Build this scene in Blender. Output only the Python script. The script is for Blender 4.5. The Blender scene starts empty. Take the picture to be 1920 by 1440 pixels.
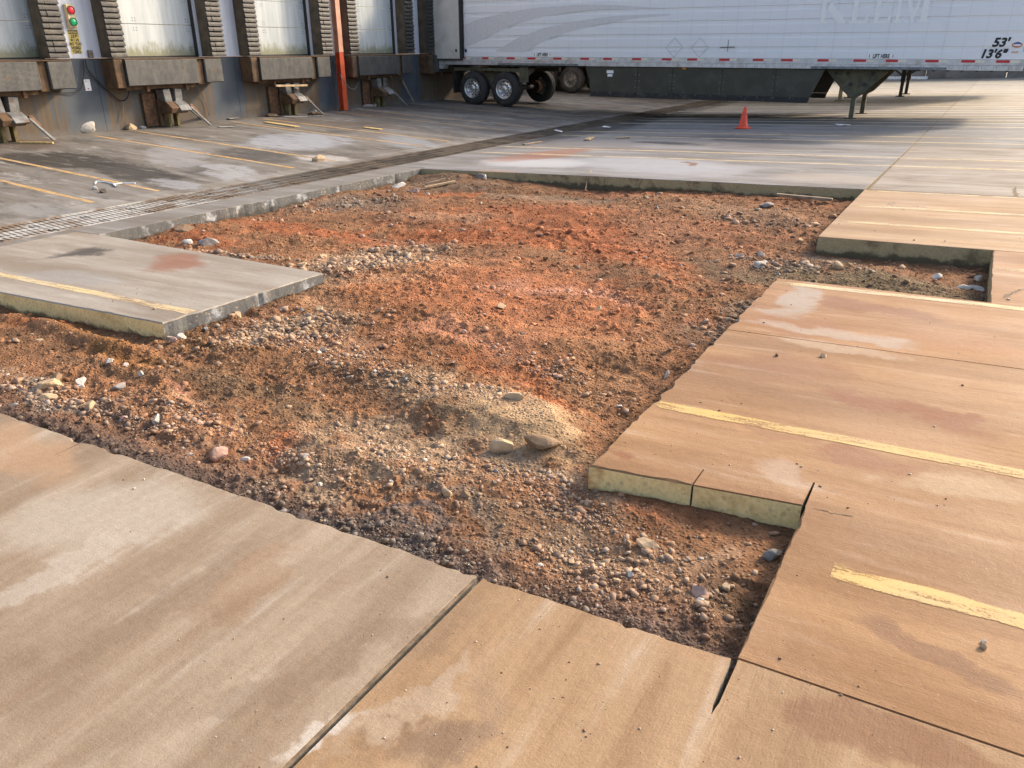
import bpy, bmesh, math, random
import numpy as np
from mathutils import Vector, Matrix, noise as mnoise
random.seed(7); rng = np.random.default_rng(7)
S = bpy.context.scene; C = S.collection

# ------------------------------------------------------------------ camera, world, sun, exposure
cam_d = bpy.data.cameras.new("camera"); cam = bpy.data.objects.new("camera", cam_d); C.objects.link(cam)
FPX = 1450.0; HC = 1.6
cam_d.sensor_width = 36; cam_d.lens = FPX/1920*36; cam_d.clip_start = .05; cam_d.clip_end = 900
CM = np.array([[.85975774, -.20005305, .46988872], [.51068437, .34444031, -.7877578], [-.00425526, .91724569, .39829919]])
u_, s_, v_ = np.linalg.svd(CM); CM = u_@v_
m4 = Matrix([list(r)+[0] for r in CM.tolist()]+[[0, 0, 0, 1]]); m4.translation = Vector((0, 0, HC))
cam.matrix_world = m4; S.camera = cam

SUN_EL = math.radians(30); SUN_AZ = math.radians(28)      # azimuth measured from +Y towards +X
W = bpy.data.worlds.new("World"); S.world = W; W.use_nodes = True
wn = W.node_tree.nodes; wl = W.node_tree.links; wn.clear()
sky = wn.new('ShaderNodeTexSky'); sky.sky_type = 'NISHITA'; sky.sun_disc = False
sky.sun_elevation = SUN_EL; sky.sun_rotation = SUN_AZ; sky.air_density = 1.0; sky.dust_density = 4.0; sky.ozone_density = 1.0
bg = wn.new('ShaderNodeBackground'); bg.inputs[1].default_value = .135
wo = wn.new('ShaderNodeOutputWorld'); wl.new(sky.outputs[0], bg.inputs[0]); wl.new(bg.outputs[0], wo.inputs[0])
sd = bpy.data.lights.new("sun", 'SUN'); sd.energy = 2.0; sd.angle = math.radians(7); sd.color = (1, .82, .60)
so = bpy.data.objects.new("sun", sd); C.objects.link(so)
so.rotation_euler = Vector((-math.sin(SUN_AZ)*math.cos(SUN_EL), -math.cos(SUN_AZ)*math.cos(SUN_EL), -math.sin(SUN_EL))).to_track_quat('-Z', 'Y').to_euler()
S.view_settings.view_transform = 'Standard'; S.view_settings.look = 'None'
S.view_settings.exposure = 1.12; S.view_settings.gamma = 1; S.view_settings.use_curve_mapping = False

# ------------------------------------------------------------------ survey helpers: photograph point -> place in the yard
def ray(px, py): return CM@np.array([px-960, 720-py, -FPX])
def hitp(px, py, n, d):
    r = ray(px, py); o = np.array([0, 0, HC]); n = np.array(n, float)
    return o+r*((d-n@o)/(n@r))
def GR(px, py, dz=0.): return hitp(px, py, (-.03, 0, 1), dz)           # yard east of the drain
def GL(px, py, dz=0.): return hitp(px, py, (.04, 0, 1), -.637+dz)       # lot between drain and docks
def PX(px, py, X): r = ray(px, py); return np.array([0, 0, HC])+r*(X/r[0])
def PY(px, py, Y): r = ray(px, py); return np.array([0, 0, HC])+r*(Y/r[1])
XD = -9.1
def zg(x): return .03*x if x > XD else -.637-.04*x
def zga(x): return np.where(x > XD, .03*x, -.637-.04*x)

# ------------------------------------------------------------------ numpy noise
def _h(ix, iy, s):
    n = (ix*374761393+iy*668265263+s*1442695041) & 0xffffffff
    n = ((n ^ (n >> 13))*1274126177) & 0xffffffff
    return ((n ^ (n >> 16)) & 0xffff)/65535.0
def vn(x, y, s=0):
    ix = np.floor(x).astype(np.int64); iy = np.floor(y).astype(np.int64); fx = x-ix; fy = y-iy
    fx = fx*fx*(3-2*fx); fy = fy*fy*(3-2*fy)
    a = _h(ix, iy, s); b = _h(ix+1, iy, s); c = _h(ix, iy+1, s); d = _h(ix+1, iy+1, s)
    return (a*(1-fx)+b*fx)*(1-fy)+(c*(1-fx)+d*fx)*fy
def fbm(x, y, o=4, s=0):
    t = 0; a = .5; n = 0
    for k in range(o): t = t+a*vn(x*2**k, y*2**k, s+k*17); n += a; a *= .55
    return t/n

# ------------------------------------------------------------------ material helpers
def srgb(r, g, b):
    f = lambda c: (c/255/12.92 if c/255 <= .04045 else ((c/255+.055)/1.055)**2.4)
    return (f(r), f(g), f(b), 1)
class NG:
    def __init__(s, name):
        s.m = bpy.data.materials.new(name); s.m.use_nodes = True; s.t = s.m.node_tree; s.t.nodes.clear()
        s.out = s.t.nodes.new('ShaderNodeOutputMaterial'); s.b = s.t.nodes.new('ShaderNodeBsdfPrincipled')
        s.t.links.new(s.b.outputs[0], s.out.inputs[0])
    def n(s, t): return s.t.nodes.new(t)
    def set(s, i, v):
        if hasattr(v, 'is_linked') or isinstance(v, bpy.types.NodeSocket): s.t.links.new(v, i)
        elif v is not None: i.default_value = v
    def pos(s): return s.n('ShaderNodeNewGeometry').outputs['Position']
    def obj(s): return s.n('ShaderNodeTexCoord').outputs['Object']
    def mapv(s, v, scale=(1, 1, 1), rot=(0, 0, 0), loc=(0, 0, 0)):
        n = s.n('ShaderNodeMapping'); s.set(n.inputs['Vector'], v); n.inputs['Scale'].default_value = scale
        n.inputs['Rotation'].default_value = rot; n.inputs['Location'].default_value = loc; return n.outputs[0]
    def noise(s, v, sc, det=4, ro=.55, dist=0):
        n = s.n('ShaderNodeTexNoise'); s.set(n.inputs['Vector'], v); n.inputs['Scale'].default_value = sc
        n.inputs['Detail'].default_value = det; n.inputs['Roughness'].default_value = ro; n.inputs['Distortion'].default_value = dist
        return n.outputs[0]
    def vor(s, v, sc, feat='F1', out=0):
        n = s.n('ShaderNodeTexVoronoi'); n.feature = feat; s.set(n.inputs['Vector'], v); n.inputs['Scale'].default_value = sc; return n.outputs[out]
    def ramp(s, f, a, b, lo=0., hi=1.):
        n = s.n('ShaderNodeMapRange'); n.interpolation_type = 'SMOOTHSTEP'; s.set(n.inputs[0], f)
        n.inputs[1].default_value = a; n.inputs[2].default_value = b; n.inputs[3].default_value = lo; n.inputs[4].default_value = hi; return n.outputs[0]
    def mix(s, f, a, b, mode='MIX'):
        n = s.n('ShaderNodeMix'); n.data_type = 'RGBA'; n.blend_type = mode; s.set(n.inputs[0], f); s.set(n.inputs[6], a); s.set(n.inputs[7], b); return n.outputs[2]
    def math(s, op, a, b=None, c=None, clamp=False):
        n = s.n('ShaderNodeMath'); n.operation = op; n.use_clamp = clamp; s.set(n.inputs[0], a)
        if b is not None: s.set(n.inputs[1], b)
        if c is not None: s.set(n.inputs[2], c)
        return n.outputs[0]
    def vm(s, op, a, b):
        n = s.n('ShaderNodeVectorMath'); n.operation = op; s.set(n.inputs[0], a); s.set(n.inputs[1], b)
        return n.outputs['Value'] if op == 'DOT_PRODUCT' else n.outputs[0]
    def sep(s, v): n = s.n('ShaderNodeSeparateXYZ'); s.set(n.inputs[0], v); return n.outputs
    def bump(s, h, st=.3, d=.01, nrm=None):
        n = s.n('ShaderNodeBump'); n.inputs['Strength'].default_value = st; n.inputs['Distance'].default_value = d; s.set(n.inputs['Height'], h)
        if nrm is not None: s.set(n.inputs['Normal'], nrm)
        return n.outputs[0]
    def done(s, col, rough=.8, nrm=None, metal=0, spec=.5):
        s.set(s.b.inputs['Base Color'], col); s.set(s.b.inputs['Roughness'], rough); s.b.inputs['Metallic'].default_value = metal
        s.b.inputs['Specular IOR Level'].default_value = spec
        if nrm is not None: s.set(s.b.inputs['Normal'], nrm)
        return s.m
    def blob(s, v, c, a1, a2, soft=1.):      # elliptical stain: centre, two conjugate half axes (yard metres)
        A = np.array([[a1[0], a2[0]], [a1[1], a2[1]]]); I = np.linalg.inv(A)
        u = s.math('ADD', s.vm('DOT_PRODUCT', v, (I[0, 0], I[0, 1], 0)), float(-(I[0]@np.array(c[:2]))))
        w = s.math('ADD', s.vm('DOT_PRODUCT', v, (I[1, 0], I[1, 1], 0)), float(-(I[1]@np.array(c[:2]))))
        r = s.math('MULTIPLY_ADD', u, u, s.math('MULTIPLY', w, w))
        return s.ramp(r, 1.15, .0)
def ell(G, px, py, ax, ay, bx, by):
    c = G(px, py)[:2]; return c, G(px+ax, py+ay)[:2]-c, G(px+bx, py+by)[:2]-c

def plain(name, col, rough=.6, metal=0, var=.25, sc=12, bump=.15, bd=.004, dirt=None, dsc=4, spec=.5, damt=(.5, .72)):
    g = NG(name); o = g.pos(); n1 = g.noise(o, sc, 5); c = g.mix(g.ramp(n1, .3, .7), tuple(x*(1-var) for x in col[:3])+(1,), tuple(min(1, x*(1+var)) for x in col[:3])+(1,))
    if dirt: c = g.mix(g.ramp(g.noise(o, dsc, 6, .62), *damt), c, dirt)
    return g.done(c, rough, g.bump(g.noise(o, sc*5, 3), bump, bd), metal, spec)

# --- concrete of the yard: broom finish, stains, slab tints of clay dust mixed with warm and cool light
def concrete_mat():
    g = NG("yard_concrete"); P = g.pos()
    wob = g.noise(P, .9, 3, .5); wobv = g.vm('MULTIPLY', g.vm('SUBTRACT', g.n('ShaderNodeTexNoise').outputs[1], (.5, .5, .5)), (0, 0, 0))
    nt = g.n('ShaderNodeTexNoise'); g.set(nt.inputs['Vector'], P); nt.inputs['Scale'].default_value = 2.2; nt.inputs['Detail'].default_value = 5; nt.inputs['Roughness'].default_value = .6
    Pd = g.vm('ADD', P, g.vm('MULTIPLY', g.vm('SUBTRACT', nt.outputs[1], (.5, .5, .5)), (.9, .45, 0)))
    oi = g.n('ShaderNodeObjectInfo'); tint = oi.outputs['Color']
    # large scale tone along tyre direction (x)
    isr = g.ramp(g.sep(P)[1], 1.79, 1.80)
    st = g.mix(isr, g.noise(g.mapv(P, (2.4, .5, 1), (0, 0, .15)), 1.0, 7, .62, .3), g.noise(g.mapv(P, (.35, 2.2, 1)), 1.0, 7, .62, .3))
    st2 = g.mix(isr, g.noise(g.mapv(P, (9, 1.1, 1), (0, 0, .1), (3, 7, 0)), 1.0, 6, .6, .2), g.noise(g.mapv(P, (1.1, 9, 1), loc=(3, 7, 0)), 1.0, 6, .6, .2))
    cl = g.noise(P, .8, 6, .6)
    c = g.mix(g.ramp(st, .32, .68), g.mix(.5, tint, (.30, .26, .22, 1), 'MULTIPLY'), tint)
    c = g.mix(g.ramp(st, .3, .7, .0, 1), g.mix(1., tint, (.62, .56, .50, 1), 'MULTIPLY'), tint)
    c = g.mix(g.ramp(st2, .48, .72, 0, .62), c, g.mix(1., tint, (.60, .50, .42, 1), 'MULTIPLY'))
    c = g.mix(g.ramp(st2, .46, .22, 0, .55), c, g.mix(.45, tint, (.72, .68, .62, 1)))
    px_ = g.sep(P); lotm = g.ramp(px_[0], -9.0, -9.7); farm = g.math('MULTIPLY', g.ramp(px_[1], 10.6, 10.9), g.ramp(px_[1], 30., 16.)); reg = g.math('MAXIMUM', lotm, g.math('MULTIPLY', farm, .55))
    nL = g.noise(g.mapv(P, (.75, 1.9, 1), (0, 0, .12)), .8, 10, .72, .5); nW = g.noise(g.mapv(P, (.9, 2.6, 1), (0, 0, -.1), (7, 3, 1)), .9, 10, .74, .4)
    c = g.mix(g.math('MULTIPLY', reg, g.ramp(nL, .50, .60, 0, .85)), c, g.mix(.35, (.045, .040, .034, 1), c)); c = g.mix(g.math('MULTIPLY', reg, g.ramp(nW, .54, .66, 0, .7)), c, (.42, .41, .40, 1))
    # stains and tone patches with a place of their own: (pixel ellipse, colour, strength)
    BL = [
     (GR, 330, 492, 60, -16, 25, 14, srgb(164, 104, 74), .6), (GR, 155, 475, 62, -10, 18, 5, srgb(92, 86, 80), .8),
     (GR, 120, 520, 130, 0, 40, 20, srgb(180, 178, 175), .5),
     (GR, 60, 850, 120, 60, -40, 60, srgb(205, 168, 132), .6),
     (GR, 200, 960, 240, -70, 60, 60, srgb(214, 204, 188), .5),
     (GR, 100, 1080, 200, -110, 20, 26, srgb(222, 212, 198), .45),
     (GR, 330, 1130, 330, -180, 30, 40, srgb(150, 128, 106), .35), (GR, 620, 1230, 320, -120, 30, 34, srgb(146, 122, 98), .35),
     (GR, 500, 1080, 160, -76, 20, 22, srgb(172, 134, 100), .3),
     (GR, 640, 1370, 90, -70, 26, 26, srgb(224, 212, 198), .8), (GR, 790, 1290, 120, -120, 30, 20, srgb(205, 184, 160), .5), (GR, 830, 1370, 110, -60, 50, 60, srgb(138, 112, 90), .6),
     (GR, 920, 1300, 40, -120, 60, 20, srgb(180, 150, 120), .5),
     (GR, 1350, 1180, 10, 80, 160, 20, srgb(196, 156, 116), .35), (GR, 1660, 1400, 260, 90, -30, 40, srgb(150, 108, 76), .65),
     (GR, 1780, 1230, 220, 80, -10, 24, srgb(150, 112, 84), .6), (GR, 1500, 610, 110, 20, -40, 26, srgb(178, 130, 95), .7),
     (GR, 1640, 575, 160, 26, 0, 14, srgb(158, 110, 76), .75), (GR, 1560, 650, 170, 22, 0, 12, srgb(208, 180, 152), .6), (GR, 1500, 560, 40, 30, -40, 30, srgb(196, 182, 168), .7),
     (GR, 1560, 622, 220, 30, -10, 10, srgb(202, 180, 160), .75), (GR, 1480, 690, 230, 26, -30, 22, srgb(166, 118, 82), .6), (GR, 1700, 770, 240, 60, -10, 20, srgb(160, 106, 72), .8),
     (GR, 1790, 640, 160, 30, 0, 24, srgb(190, 140, 100), .5), (GR, 1620, 860, 130, 30, -20, 20, srgb(164, 112, 80), .6), (GR, 1400, 800, 170, 30, -20, 10, srgb(176, 128, 92), .5), (GR, 1170, 862, 40, 12, 30, -6, srgb(158, 100, 66), .6),
     (GR, 1450, 890, 90, 40, -30, 20, srgb(212, 186, 162), .5), (GR, 1820, 920, 160, 20, 0, 30, srgb(214, 186, 150), .5),
     (GR, 1230, 310, 230, 20, 60, -16, srgb(196, 198, 204), .65), (GR, 1000, 305, 130, 4, 30, -10, srgb(212, 214, 218), .75), (GR, 920, 330, 90, 6, 30, -12, srgb(196, 158, 130), .8), (GR, 1130, 268, 90, 6, 20, -6, srgb(150, 148, 150), .6),
     (GR, 1420, 262, 170, 10, 30, -6, srgb(92, 94, 98), .7), (GR, 1250, 268, 80, 3, 8, -3, srgb(70, 72, 78), .8), (GR, 1700, 262, 190, 10, 40, -14, srgb(138, 132, 122), .5),
     (GR, 1290, 307, 14, 2, 4, -5, srgb(150, 116, 92), .8), (GR, 1480, 225, 260, 6, 60, -10, srgb(84, 88, 92), .55), (GR, 1560, 335, 170, 10, 30, -10, srgb(190, 178, 166), .6),
     (GR, 1020, 290, 110, -14, 20, 8, srgb(176, 120, 92), .6), (GR, 1130, 240, 160, -30, 20, 8, srgb(70, 68, 64), .7), (GR, 1330, 197, 120, -26, 20, 5, srgb(58, 58, 56), .7),
     (GL, 110, 300, 150, 0, 30, 20, srgb(64, 60, 54), .92), (GL, 250, 322, 110, 20, 40, -12, srgb(66, 62, 58), .9), (GL, 370, 318, 60, 16, 30, -8, srgb(78, 74, 70), .7),
     (GL, 470, 290, 90, 14, 30, -10, srgb(78, 74, 70), .75), (GL, 330, 290, 60, 24, 40, -20, srgb(176, 176, 178), .7), (GL, 430, 322, 70, 14, 20, -16, srgb(186, 188, 192), .8),
     (GL, 560, 265, 110, 10, 60, -16, srgb(184, 190, 200), .8), (GL, 330, 345, 60, 10, 20, -8, srgb(180, 184, 190), .7), (GL, 90, 395, 90, 16, 30, -12, srgb(168, 168, 168), .7), (GL, 40, 268, 90, 2, 20, -14, srgb(120, 104, 92), .7),
     (GL, 610, 297, 60, 4, 20, -6, srgb(214, 208, 204), .8), (GL, 760, 265, 60, 14, 30, -8, srgb(170, 176, 184), .7), (GL, 700, 215, 100, 10, 30, -6, srgb(108, 94, 84), .6), (GL, 620, 232, 150, 10, 20, -6, srgb(104, 90, 78), .6),
     (GL, 840, 205, 120, 10, 30, -6, srgb(86, 80, 72), .6), (GL, 560, 335, 90, -20, 20, 10, srgb(98, 90, 82), .8), (GL, 420, 365, 110, -24, 20, 8, srgb(92, 86, 80), .8), (GL, 700, 306, 110, -26, 20, 8, srgb(110, 98, 88), .7),
    ]
    edgeL = g.noise(g.mapv(P, (1.6, 4.6, 1), (0, 0, .1)), 1.0, 10, .76, .4)
    edgeL = g.math('MULTIPLY_ADD', g.math('SUBTRACT', edgeL, .5), 2.4, .5)
    edgeR = g.mix(isr, g.noise(g.mapv(P, (8, 1.3, 1), (0, 0, .12)), 1.0, 8, .68, .4), g.noise(g.mapv(P, (1.3, 9, 1)), 1.0, 8, .68, .4))
    for (G, px, py, ax, ay, bx, by, col, k) in BL:
        m = g.blob(Pd, *ell(G, px, py, ax, ay, bx, by))
        m = g.math('MULTIPLY', g.ramp(m, .0, .7), g.ramp(g.math('MULTIPLY_ADD', m, .30, edgeL), .42, .74, .0, k)) if G is GL else g.math('MULTIPLY', g.ramp(m, .0, 1.), g.ramp(g.math('MULTIPLY_ADD', m, .3, edgeR), .26, .74, .10, min(1, k*1.2)))
        c = g.mix(m, c, tuple(x*.74 for x in col[:3])+(1,))
    # fine grain, pits, dust specks
    fine = g.noise(P, 160, 4, .7); med = g.noise(P, 28, 5, .65)
    br = g.noise(g.mapv(P, (5, 150, 5), (0, 0, .05)), 1.0, 3, .6); br2 = g.noise(g.mapv(P, (160, 6, 5), (0, 0, -.2)), 1., 3, .6)
    ag = g.vor(P, 120, out=0); c = g.mix(g.ramp(ag, .16, .08, 0, .35), c, g.mix(1., c, (.55, .5, .45, 1), 'MULTIPLY'))
    c = g.mix(g.ramp(fine, .25, .75, .38, 0), c, g.mix(1., c, (.62, .58, .54, 1), 'MULTIPLY'))
    c = g.mix(g.ramp(med, .35, .65, .22, 0), c, g.mix(1., c, (.72, .66, .60, 1), 'MULTIPLY'))
    c = g.mix(g.ramp(br, .40, .62, .0, .10), c, g.mix(1., c, (.66, .60, .54, 1), 'MULTIPLY'))
    sp = g.vor(P, 34); c = g.mix(g.ramp(sp, .055, .03, 0, .7), c, (.62, .54, .44, 1))
    sp2 = g.vor(g.mapv(P, loc=(5.3, 2.1, 0)), 9); c = g.mix(g.ramp(sp2, .022, .010, 0, .6), c, (.16, .09, .055, 1))
    # hairline cracks: thin voronoi edges broken by noise
    cr = g.vor(Pd, .42, 'DISTANCE_TO_EDGE'); crm = g.math('MULTIPLY', g.ramp(cr, .0045, .001), g.ramp(g.noise(P, .7, 2), .62, .7))
    c = g.mix(crm, c, (.05, .04, .03, 1))
    hgt = g.math('ADD', g.math('MULTIPLY', g.mix(isr, br2, br), .6), g.math('ADD', g.math('MULTIPLY', fine, .7), g.math('MULTIPLY', med, 1.2)))
    r = g.ramp(cl, .3, .7, .55, .82)
    return g.done(c, r, g.bump(hgt, .6, .0035), 0, .38)
M_CON = concrete_mat()

def cutface(name, base, stain, dark, zt, warm=None, rag=.5):
    g = NG(name); P = g.pos(); s = g.sep(P)
    depth = g.math('SUBTRACT', g.math('MULTIPLY', s[0], .03), s[2])     # below slab top
    n = g.noise(P, 5, 6, .65); sp = g.noise(P, 42, 3)
    c = g.mix(g.ramp(sp, .4, .6, .28, 0), base, tuple(x*.6 for x in base[:3])+(1,))
    ag = g.vor(g.mapv(P, loc=(1, 2, 3)), 30); c = g.mix(g.ramp(ag, .30, .22, 0, .3), c, tuple(x*.55 for x in base[:3])+(1,))
    ntt = g.n('ShaderNodeTexNoise'); g.set(ntt.inputs['Vector'], P); ntt.inputs['Scale'].default_value = 30; Pj = g.vm('ADD', g.mapv(P, loc=(4, 1, 2)), g.vm('MULTIPLY', g.vm('SUBTRACT', ntt.outputs[1], (.5, .5, .5)), (.035, .035, .035))); vc = g.vor(Pj, 38, out=1); vd = g.vor(Pj, 38); c = g.mix(g.math('MULTIPLY', g.ramp(g.sep(vc)[0], .62, .66), g.ramp(vd, .44, .30, 0, .42)), c, g.mix(g.sep(vc)[1], (.34, .24, .12, 1), (.56, .47, .33, 1)))
    c = g.mix(g.ramp(g.noise(P, 3.2, 6, .7), .52, .66, 0, .85), c, stain)
    if warm: c = g.mix(g.ramp(g.noise(g.mapv(P, loc=(9, 4, 2)), 2.2, 5, .6), .60, .68, 0, .9), c, warm)
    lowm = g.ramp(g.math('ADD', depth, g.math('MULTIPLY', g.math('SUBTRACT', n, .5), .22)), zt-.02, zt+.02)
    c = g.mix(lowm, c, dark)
    return g.done(c, .85, g.bump(g.math('ADD', g.noise(P, 60, 4, .7), n), .6, .008), 0, .3)
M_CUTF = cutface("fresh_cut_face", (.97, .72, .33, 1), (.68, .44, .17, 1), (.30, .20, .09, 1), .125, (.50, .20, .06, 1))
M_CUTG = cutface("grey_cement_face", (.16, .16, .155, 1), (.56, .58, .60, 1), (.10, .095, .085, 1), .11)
M_CUTD = cutface("dark_cut_face", (.42, .34, .19, 1), (.17, .13, .07, 1), (.12, .095, .055, 1), .12)  # darker, browner cut face for the far rim and remaining sides

# ------------------------------------------------------------------ mesh builder
class MB:
    def __init__(s): s.v = []; s.f = []; s.mi = []
    def add(s, vs, fs, mi=0):
        o = len(s.v); s.v += [tuple(v) for v in vs]; s.f += [tuple(i+o for i in f) for f in fs]; s.mi += [mi]*len(fs); return s
    def box(s, x0, x1, y0, y1, z0, z1, mi=0, R=None, c=None):
        vs = [(x, y, z) for z in (z0, z1) for y in (y0, y1) for x in (x0, x1)]
        if R is not None:
            cc = Vector(c) if c is not None else Vector(((x0+x1)/2, (y0+y1)/2, (z0+z1)/2)); vs = [R@(Vector(v)-cc)+cc for v in vs]
        return s.add(vs, [(0, 2, 3, 1), (4, 5, 7, 6), (0, 1, 5, 4), (2, 6, 7, 3), (0, 4, 6, 2), (1, 3, 7, 5)], mi)
    def bar(s, a, b, w, h, up=(0, 0, 1), mi=0):
        a = Vector(a); b = Vector(b); d = (b-a).normalized(); u = Vector(up)
        if abs(d.dot(u)) > .97: u = Vector((1, 0, 0))
        x = d.cross(u).normalized()*w/2; y = x.cross(d).normalized()*h/2
        vs = [p+q for p in (a, b) for q in (-x-y, x-y, x+y, -x+y)]
        return s.add(vs, [(0, 1, 2, 3), (7, 6, 5, 4), (0, 4, 5, 1), (1, 5, 6, 2), (2, 6, 7, 3), (3, 7, 4, 0)], mi)
    def prism(s, pts, ax, a, b, mi=0):          # pts 2D polygon extruded along axis ax from a to b
        def P(p, t): q = [0, 0, 0]; o = [i for i in range(3) if i != ax]; q[o[0]] = p[0]; q[o[1]] = p[1]; q[ax] = t; return q
        n = len(pts); vs = [P(p, a) for p in pts]+[P(p, b) for p in pts]
        return s.add(vs, [tuple(range(n)), tuple(range(2*n-1, n-1, -1))]+[(i, n+i, n+(i+1) % n, (i+1) % n) for i in range(n)], mi)
    def lathe(s, prof, c, ax, n=24, mi=0, close=False):    # prof: (axial, radius)
        A = [Vector((1, 0, 0)), Vector((0, 1, 0)), Vector((0, 0, 1))]; d = A[ax]; u = A[(ax+1) % 3]; w = A[(ax+2) % 3]; c = Vector(c); vs = []
        for (t, r) in prof:
            for k in range(n): a = 2*math.pi*k/n; vs.append(c+d*t+(u*math.cos(a)+w*math.sin(a))*r)
        fs = [(i*n+k, i*n+(k+1) % n, (i+1)*n+(k+1) % n, (i+1)*n+k) for i in range(len(prof)-1) for k in range(n)]
        return s.add(vs, fs, mi)
    def tube(s, pts, r, n=6, mi=0, cap=True):
        pts = [Vector(p) for p in pts]; vs = []
        for i, p in enumerate(pts):
            d = (pts[min(i+1, len(pts)-1)]-pts[max(i-1, 0)]).normalized(); u = Vector((0, 0, 1)) if abs(d.z) < .9 else Vector((1, 0, 0))
            x = d.cross(u).normalized(); y = x.cross(d)
            rr = r[i] if isinstance(r, (list, tuple)) else r
            for k in range(n): a = 2*math.pi*k/n; vs.append(p+(x*math.cos(a)+y*math.sin(a))*rr)
        fs = [(i*n+k, i*n+(k+1) % n, (i+1)*n+(k+1) % n, (i+1)*n+k) for i in range(len(pts)-1) for k in range(n)]
        if cap: fs += [tuple(range(n-1, -1, -1)), tuple((len(pts)-1)*n+k for k in range(n))]
        return s.add(vs, fs, mi)
    def build(s, name, mat, parent=None, bevel=0, smooth=False):
        me = bpy.data.meshes.new(name); me.from_pydata(s.v, [], s.f)
        for m in (mat if isinstance(mat, (list, tuple)) else [mat]): me.materials.append(m)
        if any(s.mi): me.polygons.foreach_set('material_index', s.mi)
        bm = bmesh.new(); bm.from_mesh(me); bmesh.ops.recalc_face_normals(bm, faces=bm.faces)
        if bevel: bmesh.ops.bevel(bm, geom=list(bm.edges), offset=bevel, segments=1, affect='EDGES', clamp_overlap=True)
        bm.to_mesh(me); bm.free()
        if smooth: me.polygons.foreach_set('use_smooth', [True]*len(me.polygons))
        o = bpy.data.objects.new(name, me); C.objects.link(o); attach(o, parent); return o
ROOTOF = {}
def worldloc(o):
    v = Vector(o.location)
    while o.parent: o = o.parent; v += Vector(o.location)
    return v
def attach(o, parent):
    if parent is not None: o.parent = parent; o.location = -worldloc(parent)
def tag(o, label=None, cat=None, group=None, kind=None):
    if label: o['label'] = label
    if cat: o['category'] = cat
    if group: o['group'] = group
    if kind: o['kind'] = kind
    return o
def thing(name, label, cat, loc, group=None):
    o = bpy.data.objects.new(name, None); C.objects.link(o); o.location = loc; o.empty_display_size = .1; return tag(o, label, cat, group)
def dup(o, off=None, parent=None, label=None):
    c = o.copy(); C.objects.link(c)
    if parent is not None: c.parent = parent
    if off is not None: c.location = Vector(o.location)+Vector(off)
    if label: c['label'] = label
    for ch in list(o.children): dup(ch, None, c)
    return c
def solo(o, base=None):
    """give a single-mesh thing its origin at its own base"""
    me = o.data; co = np.zeros(len(me.vertices)*3); me.vertices.foreach_get('co', co); co = co.reshape(-1, 3)
    b = np.array([co[:, 0].mean(), co[:, 1].mean(), co[:, 2].min()]); co -= b; me.vertices.foreach_set('co', co.ravel()); o.location = Vector(b)+Vector(o.location); return o

# ------------------------------------------------------------------ pavement: slabs
pav = MB()
def quad_strip(mb, x0, x1, y0, y1, dz=-.004):
    xs = sorted(set([x0, x1]+([XD] if x0 < XD < x1 else [])))
    for a, b in zip(xs, xs[1:]): mb.add([(a, y0, zg(a)+dz), (b, y0, zg(b)+dz), (b, y1, zg(b)+dz), (a, y1, zg(a)+dz)], [(0, 1, 2, 3)])
quad_strip(pav, 6.0, 160, -90, 53.2); quad_strip(pav, -16.2, 6, -90, -3.4); quad_strip(pav, -16.2, 160, 53.2, 200)
PAV = tag(pav.build('pavement', M_CON), kind='structure'); PAV.color = (.30, .27, .24, 1)
base = MB(); base.add([(-400, -300, -1.2), (400, -300, -1.2), (400, 500, -1.2), (-400, 500, -1.2)], [(0, 1, 2, 3)])
tag(base.build('ground', plain('subsoil', (.20, .13, .08, 1), .9)), kind='structure')
TH = .20
def ragged(a, b, amp, seed, step=.03, chips=0, smooth=.3):
    a = np.array(a, float); b = np.array(b, float); L = np.linalg.norm(b-a); n = max(2, int(L/step)); d = (b-a)/L; nr = np.array([-d[1], d[0]]); t = np.linspace(0, 1, n+1)[:-1]
    w = (fbm(t*L*2+seed*7.1, t*0+seed, 3, seed)-.5)*.9*amp+(fbm(t*L*14+seed*3.1, t*0+seed, 4, seed+5)-.5)*.9*amp
    for k in range(chips):
        c = rng.random(); wd = .02+.05*rng.random(); w += np.clip(1.6-1.6*np.abs(t-c)*L/wd, 0, 1)*(.004+.012*rng.random())
    w *= np.minimum(1, np.minimum(t, 1-t)*L/.05)
    return [tuple(a+d*L*tt+nr*ww) for tt, ww in zip(t, w)]
def facemat(nx, ny): return 2 if nx > .6 else (1 if ny < -.6 else 3)
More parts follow.
